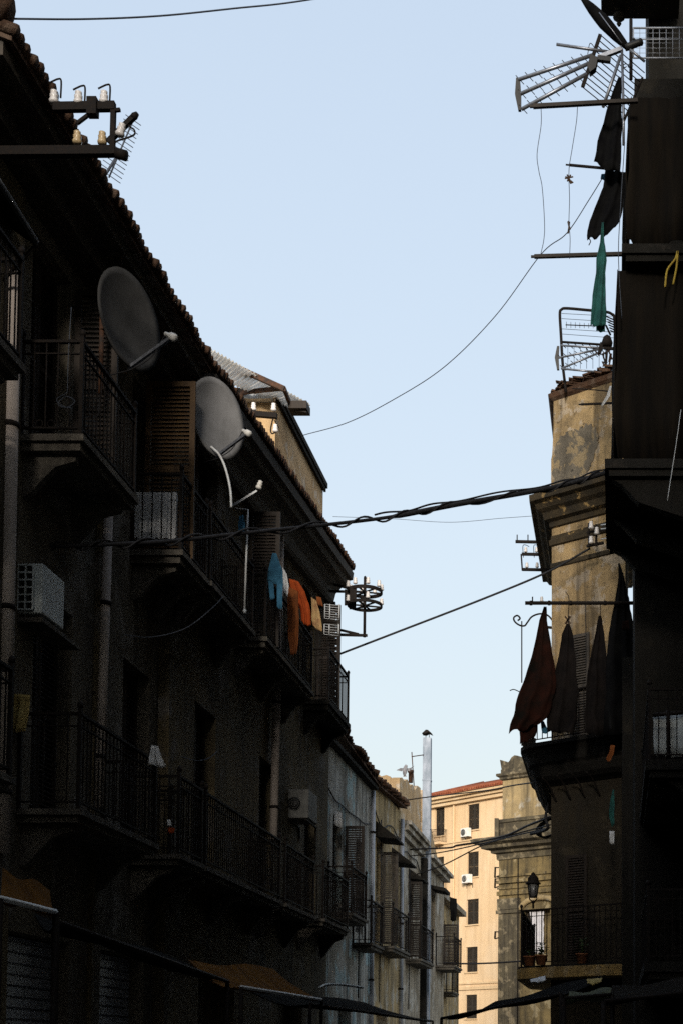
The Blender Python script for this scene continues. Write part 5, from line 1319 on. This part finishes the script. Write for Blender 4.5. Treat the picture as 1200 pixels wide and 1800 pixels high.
for a in (0.9, 1.2, 2.2): mb.bar(c - V((math.cos(a), 0, math.sin(a))) * 0.09, c + V((math.cos(a), 0, math.sin(a))) * 0.09, 0.02, 0.03)
tag(mb.build('clothes_pegs', 'peg'), 'dark clothes pegs at the point of the second tent-like cloth', 'clothes pegs')
# scrolled iron lamp bracket
t = thing('scroll_bracket', P(962, 1090, 31.5), 'curled wrought-iron bracket with a long hanging rod, left of the red cloth', 'bracket')
Yk = 31.8
mb = MB(); mb.tube(curve([P(974, 1096, Yk), P(962, 1082, Yk), P(948, 1079, Yk), P(934, 1084, Yk), P(926, 1094, Yk), P(921, 1100, Yk), P(912, 1099, Yk), P(904, 1093, Yk), P(902, 1086, Yk), P(908, 1082, Yk), P(913, 1087, Yk), P(909, 1091, Yk)], 6), 0.02, 7); mb.bar(P(955, 1102, Yk), P(975, 1104, Yk), 0.05); mb.build('scroll', 'iron', t)
mb = MB(); mb.tube([P(916, 1092, Yk), P(916, 1200, Yk)], 0.014, 6); mb.tube(curve([P(895, 1214, Yk), P(902, 1212, Yk), P(912, 1216, Yk)], 4), 0.012, 5); mb.build('rod', 'iron', t)
# street lantern
Yl = 28.9; c = P(936, 1592, Yl)
t = thing('street_lantern', c, 'old black street lantern standing above the low tower balcony rail', 'lantern')
zz = lambda py: P(936, py, Yl).z
mb = MB(); mb.lathe([(0.02, zz(1597) - c.z), (0.02, zz(1588) - c.z), (0.05, zz(1586) - c.z), (0.02, zz(1583) - c.z)], c, n=10)
for s in (-1, 1): mb.tube(curve([c + UP * (zz(1585) - c.z), c + V((s * 0.07, 0, zz(1581) - c.z)), c + V((s * 0.075, 0, zz(1577) - c.z))], 4), 0.012, 5)
mb.build('stem', 'iron', t)
mb = MB(); mb.lathe([(0.075, zz(1577) - c.z), (0.115, zz(1554) - c.z)], c, n=6); gl = mb.build('lamp_glass', 'lamp_glass', t)
mb = MB()
for k in range(6):
    a = 2 * math.pi * k / 6
    up = V((0, 1, 0)); x = V((0, 0, 1)).cross(up).normalized(); y = V((0, 0, 1)).cross(x)
    dd = x * math.cos(a) + y * math.sin(a)
    mb.bar(c + dd * 0.078 + UP * (zz(1577) - c.z), c + dd * 0.118 + UP * (zz(1554) - c.z), 0.014)
mb.lathe([(0.085, zz(1578) - c.z), (0.085, zz(1576) - c.z)], c, n=6)
mb.build('lamp_frame', 'iron', gl)
mb = MB(); mb.lathe([(0.16, zz(1554) - c.z), (0.15, zz(1552) - c.z), (0.11, zz(1549) - c.z), (0.11, zz(1544) - c.z), (0.08, zz(1540) - c.z), (0.04, zz(1538) - c.z), (0.045, zz(1536) - c.z), (0.01, zz(1533) - c.z)], c, n=12); mb.build('lamp_cap', 'iron', t)
# plants on the low balcony
def plant(label, c, n, s, mat='leaf'):
    t = thing('potted_plant', c, label, 'plant', 'potted plants on the low tower balcony')
    mb = MB(); mb.lathe([(0.09, 0), (0.13, 0.18), (0.14, 0.18), (0.14, 0.2)], c, n=12); mb.build('pot', 'terracotta', t)
    mb = MB()
    for k in range(n):
        a = random.uniform(0, 6.28); h = random.uniform(0.2, 0.2 + s); r = random.uniform(0, 0.18); p = c + V((math.cos(a) * r, math.sin(a) * r, h))
        d = V((math.cos(a), math.sin(a), random.uniform(-.2, .8))).normalized() * 0.07; w = V((-math.sin(a), math.cos(a), 0)) * 0.03
        mb.add([p, p + d * 0.5 + w, p + d, p + d * 0.5 - w], [(0, 1, 2, 3)])
    mb.tube([c + UP * 0.18, c + UP * (0.2 + s * 0.7)], 0.012, 5); mb.build('foliage', mat, t)
zl = P(905, 1697, 29.3).z
plant('small leafy pot plant behind the low tower railing, right under the lantern', V((P(950, 1690, 29.2).x, 29.2, zl + 0.003)), 90, 0.25)
plant('leafy pot plant on the low tower balcony, farther right behind the rail', V((P(1022, 1690, 28.8).x, 28.75, zl + 0.003)), 90, 0.35)
plant('pot plant at the left end of the low tower balcony', V((P(930, 1690, 29.6).x, 29.5, zl + 0.003)), 60, 0.12)
# cloths low on the right
cl('cloth', 'slim teal cloth hanging on the dark tower wall', [(1076, 1388, 1078, 1388), (1071, 1412, 1079, 1412), (1069, 1432, 1078, 1434), (1073, 1452, 1078, 1452)], 27, 'cloth_teal', 0.02, 1)
cl('cloth', 'short pale grey cloth below the slim teal cloth on the right', [(1070, 1461, 1079, 1461), (1070, 1483, 1078, 1484)], 27, 'cloth_white', 0.01, 1)
cl('cloth', 'orange-brown rag hanging at the right end of the drum balcony', [(1072, 1310, 1080, 1310), (1070, 1322, 1077, 1326), (1063, 1335, 1070, 1340)], 26.8, 'cloth_dim_orange', 0.02, 1)
# pale sheet on right balcony
Yp = 20.6
t = thing('sheet', P(1175, 1330, Yp), 'pale grey sheet stretched behind a dark pole on the right balcony', 'sheet')
mb = MB(); mb.sheet([(P(1146, 1254, Yp), P(1230, 1248, Yp)), (P(1150, 1330, Yp), P(1230, 1330, Yp))], 0.02, (0, -1, 0), 20, 2, 0.012); mb.build('cloth', 'grey_plastic', t)
mb = MB(); mb.tube([P(1173, 1248, Yp - 0.08), P(1174, 1332, Yp - 0.08)], 0.03, 8); mb.tube([P(1146, 1257, Yp - 0.06), P(1230, 1250, Yp - 0.06)], 0.03, 8); mb.build('pole', 'iron', t)
# pigeon in flight
c = P(711, 1354, 44)
t = thing('pigeon', c, 'small grey bird flying above the crumbling parapet', 'bird')
mb = MB(); mb.tube([c + V((-0.02, 0, -0.18)), c + V((-0.01, 0, -0.1)), c, c + V((0.02, -0.02, 0.09)), c + V((0.05, -0.04, 0.14)), c + V((0.09, -0.06, 0.14))], [0.02, 0.06, 0.075, 0.06, 0.045, 0.008], 8)
for s, k in ((-1, 0.3), (1, 0.26)):
    a = c + V((0, 0, 0.06)); mb.add([a, a + V((s * 0.15, 0.1, 0.03)), a + V((s * k, 0.2, -0.02 + 0.14 * (s > 0))), a + V((s * 0.12, 0.12, -0.07))] + [x - V((0, 0.012, 0.0)) for x in (a, a + V((s * 0.15, 0.1, 0.03)), a + V((s * k, 0.2, -0.02 + 0.14 * (s > 0))), a + V((s * 0.12, 0.12, -0.07)))], [(0, 1, 2, 3), (7, 6, 5, 4), (0, 4, 5, 1), (1, 5, 6, 2), (2, 6, 7, 3), (3, 7, 4, 0)])
mb.add([c + V((-0.07, 0.02, -0.2)), c + V((0.06, 0.02, -0.2)), c + V((0.0, 0, -0.1)), c + V((0.0, 0.03, -0.12))], [(0, 1, 2), (0, 3, 1), (0, 2, 3), (1, 3, 2)])
mb.build('body', 'feather', t)

# ================================================================== market awnings at the bottom
def awning(label, f0, f1, b1, b0, mat, edge=None, poles=(), group='market awnings along the street'):
    f0, f1, b1, b0 = map(V, (f0, f1, b1, b0))
    t = thing('market_awning', V((f0.x, f0.y, 0.0)), label, 'awning', group)
    mb = MB(); n = 10; vs = []; fs = []
    for i in range(n + 1):
        for k in range(7):
            u, v = i / n, k / 6; p = f0.lerp(f1, u).lerp(b0.lerp(b1, u), v)
            p = p - UP * (0.07 * math.sin(v * math.pi) + 0.02 * math.sin(u * 9 + v * 5)); vs.append(p)
    m_ = len(vs); vs += [p - UP * 0.015 for p in vs]
    for i in range(n):
        for k in range(6):
            q = (i * 7 + k, (i + 1) * 7 + k, (i + 1) * 7 + k + 1, i * 7 + k + 1); fs.append(q); fs.append(tuple(m_ + j for j in reversed(q)))
    mb.add(vs, fs, True); mb.build('canvas', mat, t)
    mb = MB()
    mb.tube([f0, f1], 0.02, 6); mb.build('front_pole', edge or 'iron', t)
    for p in (f0, f1):
        mb = MB(); mb.tube([V((p.x, p.y, 0)), p], 0.022, 6); mb.build('leg', 'iron', t)
    return t
awning('orange market awning with a pale front pole at the bottom left', P(0, 1579, 8.6), P(98, 1603, 9.5), P(88, 1560, 10.2), P(5, 1530, 9.2), 'awning_orange', 'white_metal')
awning('orange-brown market awning with a bright front pole, low in the middle left', P(424, 1735, 14.2), P(565, 1757, 18.2), P(480, 1700, 18.4), P(330, 1690, 14.4), 'awning_orange', 'white_metal')
awning('long dark tarpaulin awning between the two orange awnings', P(100, 1620, 9.8), P(400, 1725, 14.0), P(330, 1690, 14.2), P(60, 1610, 10.3), 'tarp_dark')
awning('dark tarpaulin awning under the blue-streaked house, beyond the orange-brown one', P(545, 1765, 18.6), P(760, 1795, 30), P(640, 1760, 31), P(430, 1740, 18.8), 'tarp_dark')
awning('black tarpaulin awning rising to the right under the ochre band', P(775, 1790, 21.5), P(985, 1748, 17), P(1060, 1712, 17.5), P(870, 1762, 22), 'tarp_dark')
awning('olive green tarpaulin awning at the bottom right', P(990, 1755, 14), P(1075, 1748, 14), P(1090, 1735, 16.5), P(1000, 1745, 16.5), 'awning_green')
awning('black tarpaulin awning in the bottom right corner', P(1060, 1760, 12), P(1250, 1740, 12), P(1250, 1715, 15.5), P(1075, 1735, 15.5), 'tarp_brown')
mb = MB(); mb.sheet([(P(930, 1722, 17), P(958, 1715, 17)), (P(932, 1728, 16.8), P(958, 1723, 16.8))], 0.02, (0, -1, 0.3), 10, 2, 0.02); tag(mb.build('plastic_bag', 'cloth_white'), 'crumpled white plastic lying on the black tarpaulin under the ochre band', 'plastic sheet')
mb = MB(); mb.sheet([(P(1030, 1722, 16), P(1058, 1718, 16)), (P(1031, 1731, 15.8), P(1055, 1727, 15.8))], 0.02, (0, -1, 0.3), 10, 2, 0.02); tag(mb.build('folded_cloth', 'cloth_straw'), 'yellowish folded cloth on top of the right market awnings', 'cloth')
wire('pale bent tube over the dark awning below the blue-streaked house', [P(562, 1736, 19), P(575, 1731, 19.5), P(600, 1731, 20), P(637, 1736, 21)], 0.02, 'grey_plastic', 'tube', 'bent_tube')

# ================================================================== light
EL, AZ = R(13), R(177)
w = bpy.data.worlds.new('World'); S.world = w; w.use_nodes = True
nt = w.node_tree; bg = nt.nodes['Background']
sky = nt.nodes.new('ShaderNodeTexSky'); sky.sky_type = 'NISHITA'; sky.sun_disc = False
sky.sun_elevation = EL; sky.sun_rotation = AZ; sky.altitude = 0; sky.air_density = 1.5; sky.dust_density = 6.0; sky.ozone_density = 3.0
gm = nt.nodes.new('ShaderNodeGamma'); gm.inputs['Gamma'].default_value = 0.25
hs = nt.nodes.new('ShaderNodeHueSaturation'); hs.inputs['Hue'].default_value = 0.515; hs.inputs['Saturation'].default_value = 1.5; hs.inputs['Value'].default_value = 2.1
nt.links.new(sky.outputs[0], gm.inputs['Color']); nt.links.new(gm.outputs[0], hs.inputs['Color']); nt.links.new(hs.outputs[0], bg.inputs['Color'])
bg.inputs['Strength'].default_value = 0.15
sl = bpy.data.lights.new('sun', 'SUN'); so = bpy.data.objects.new('sun', sl); COL.objects.link(so)
sl.energy = 2.25; sl.angle = R(12); sl.color = (1.0, 0.91, 0.80)
sd = V((math.sin(AZ) * math.cos(EL), math.cos(AZ) * math.cos(EL), math.sin(EL)))
so.rotation_euler = (-sd).to_track_quat('-Z', 'Y').to_euler()
so.location = (0, -20, 40)
S.view_settings.view_transform = 'Standard'; S.view_settings.look = 'None'
S.view_settings.exposure = 1.2; S.view_settings.gamma = 1.0
S.cycles.max_bounces = 8; S.cycles.diffuse_bounces = 4
S.cycles.use_denoising = False
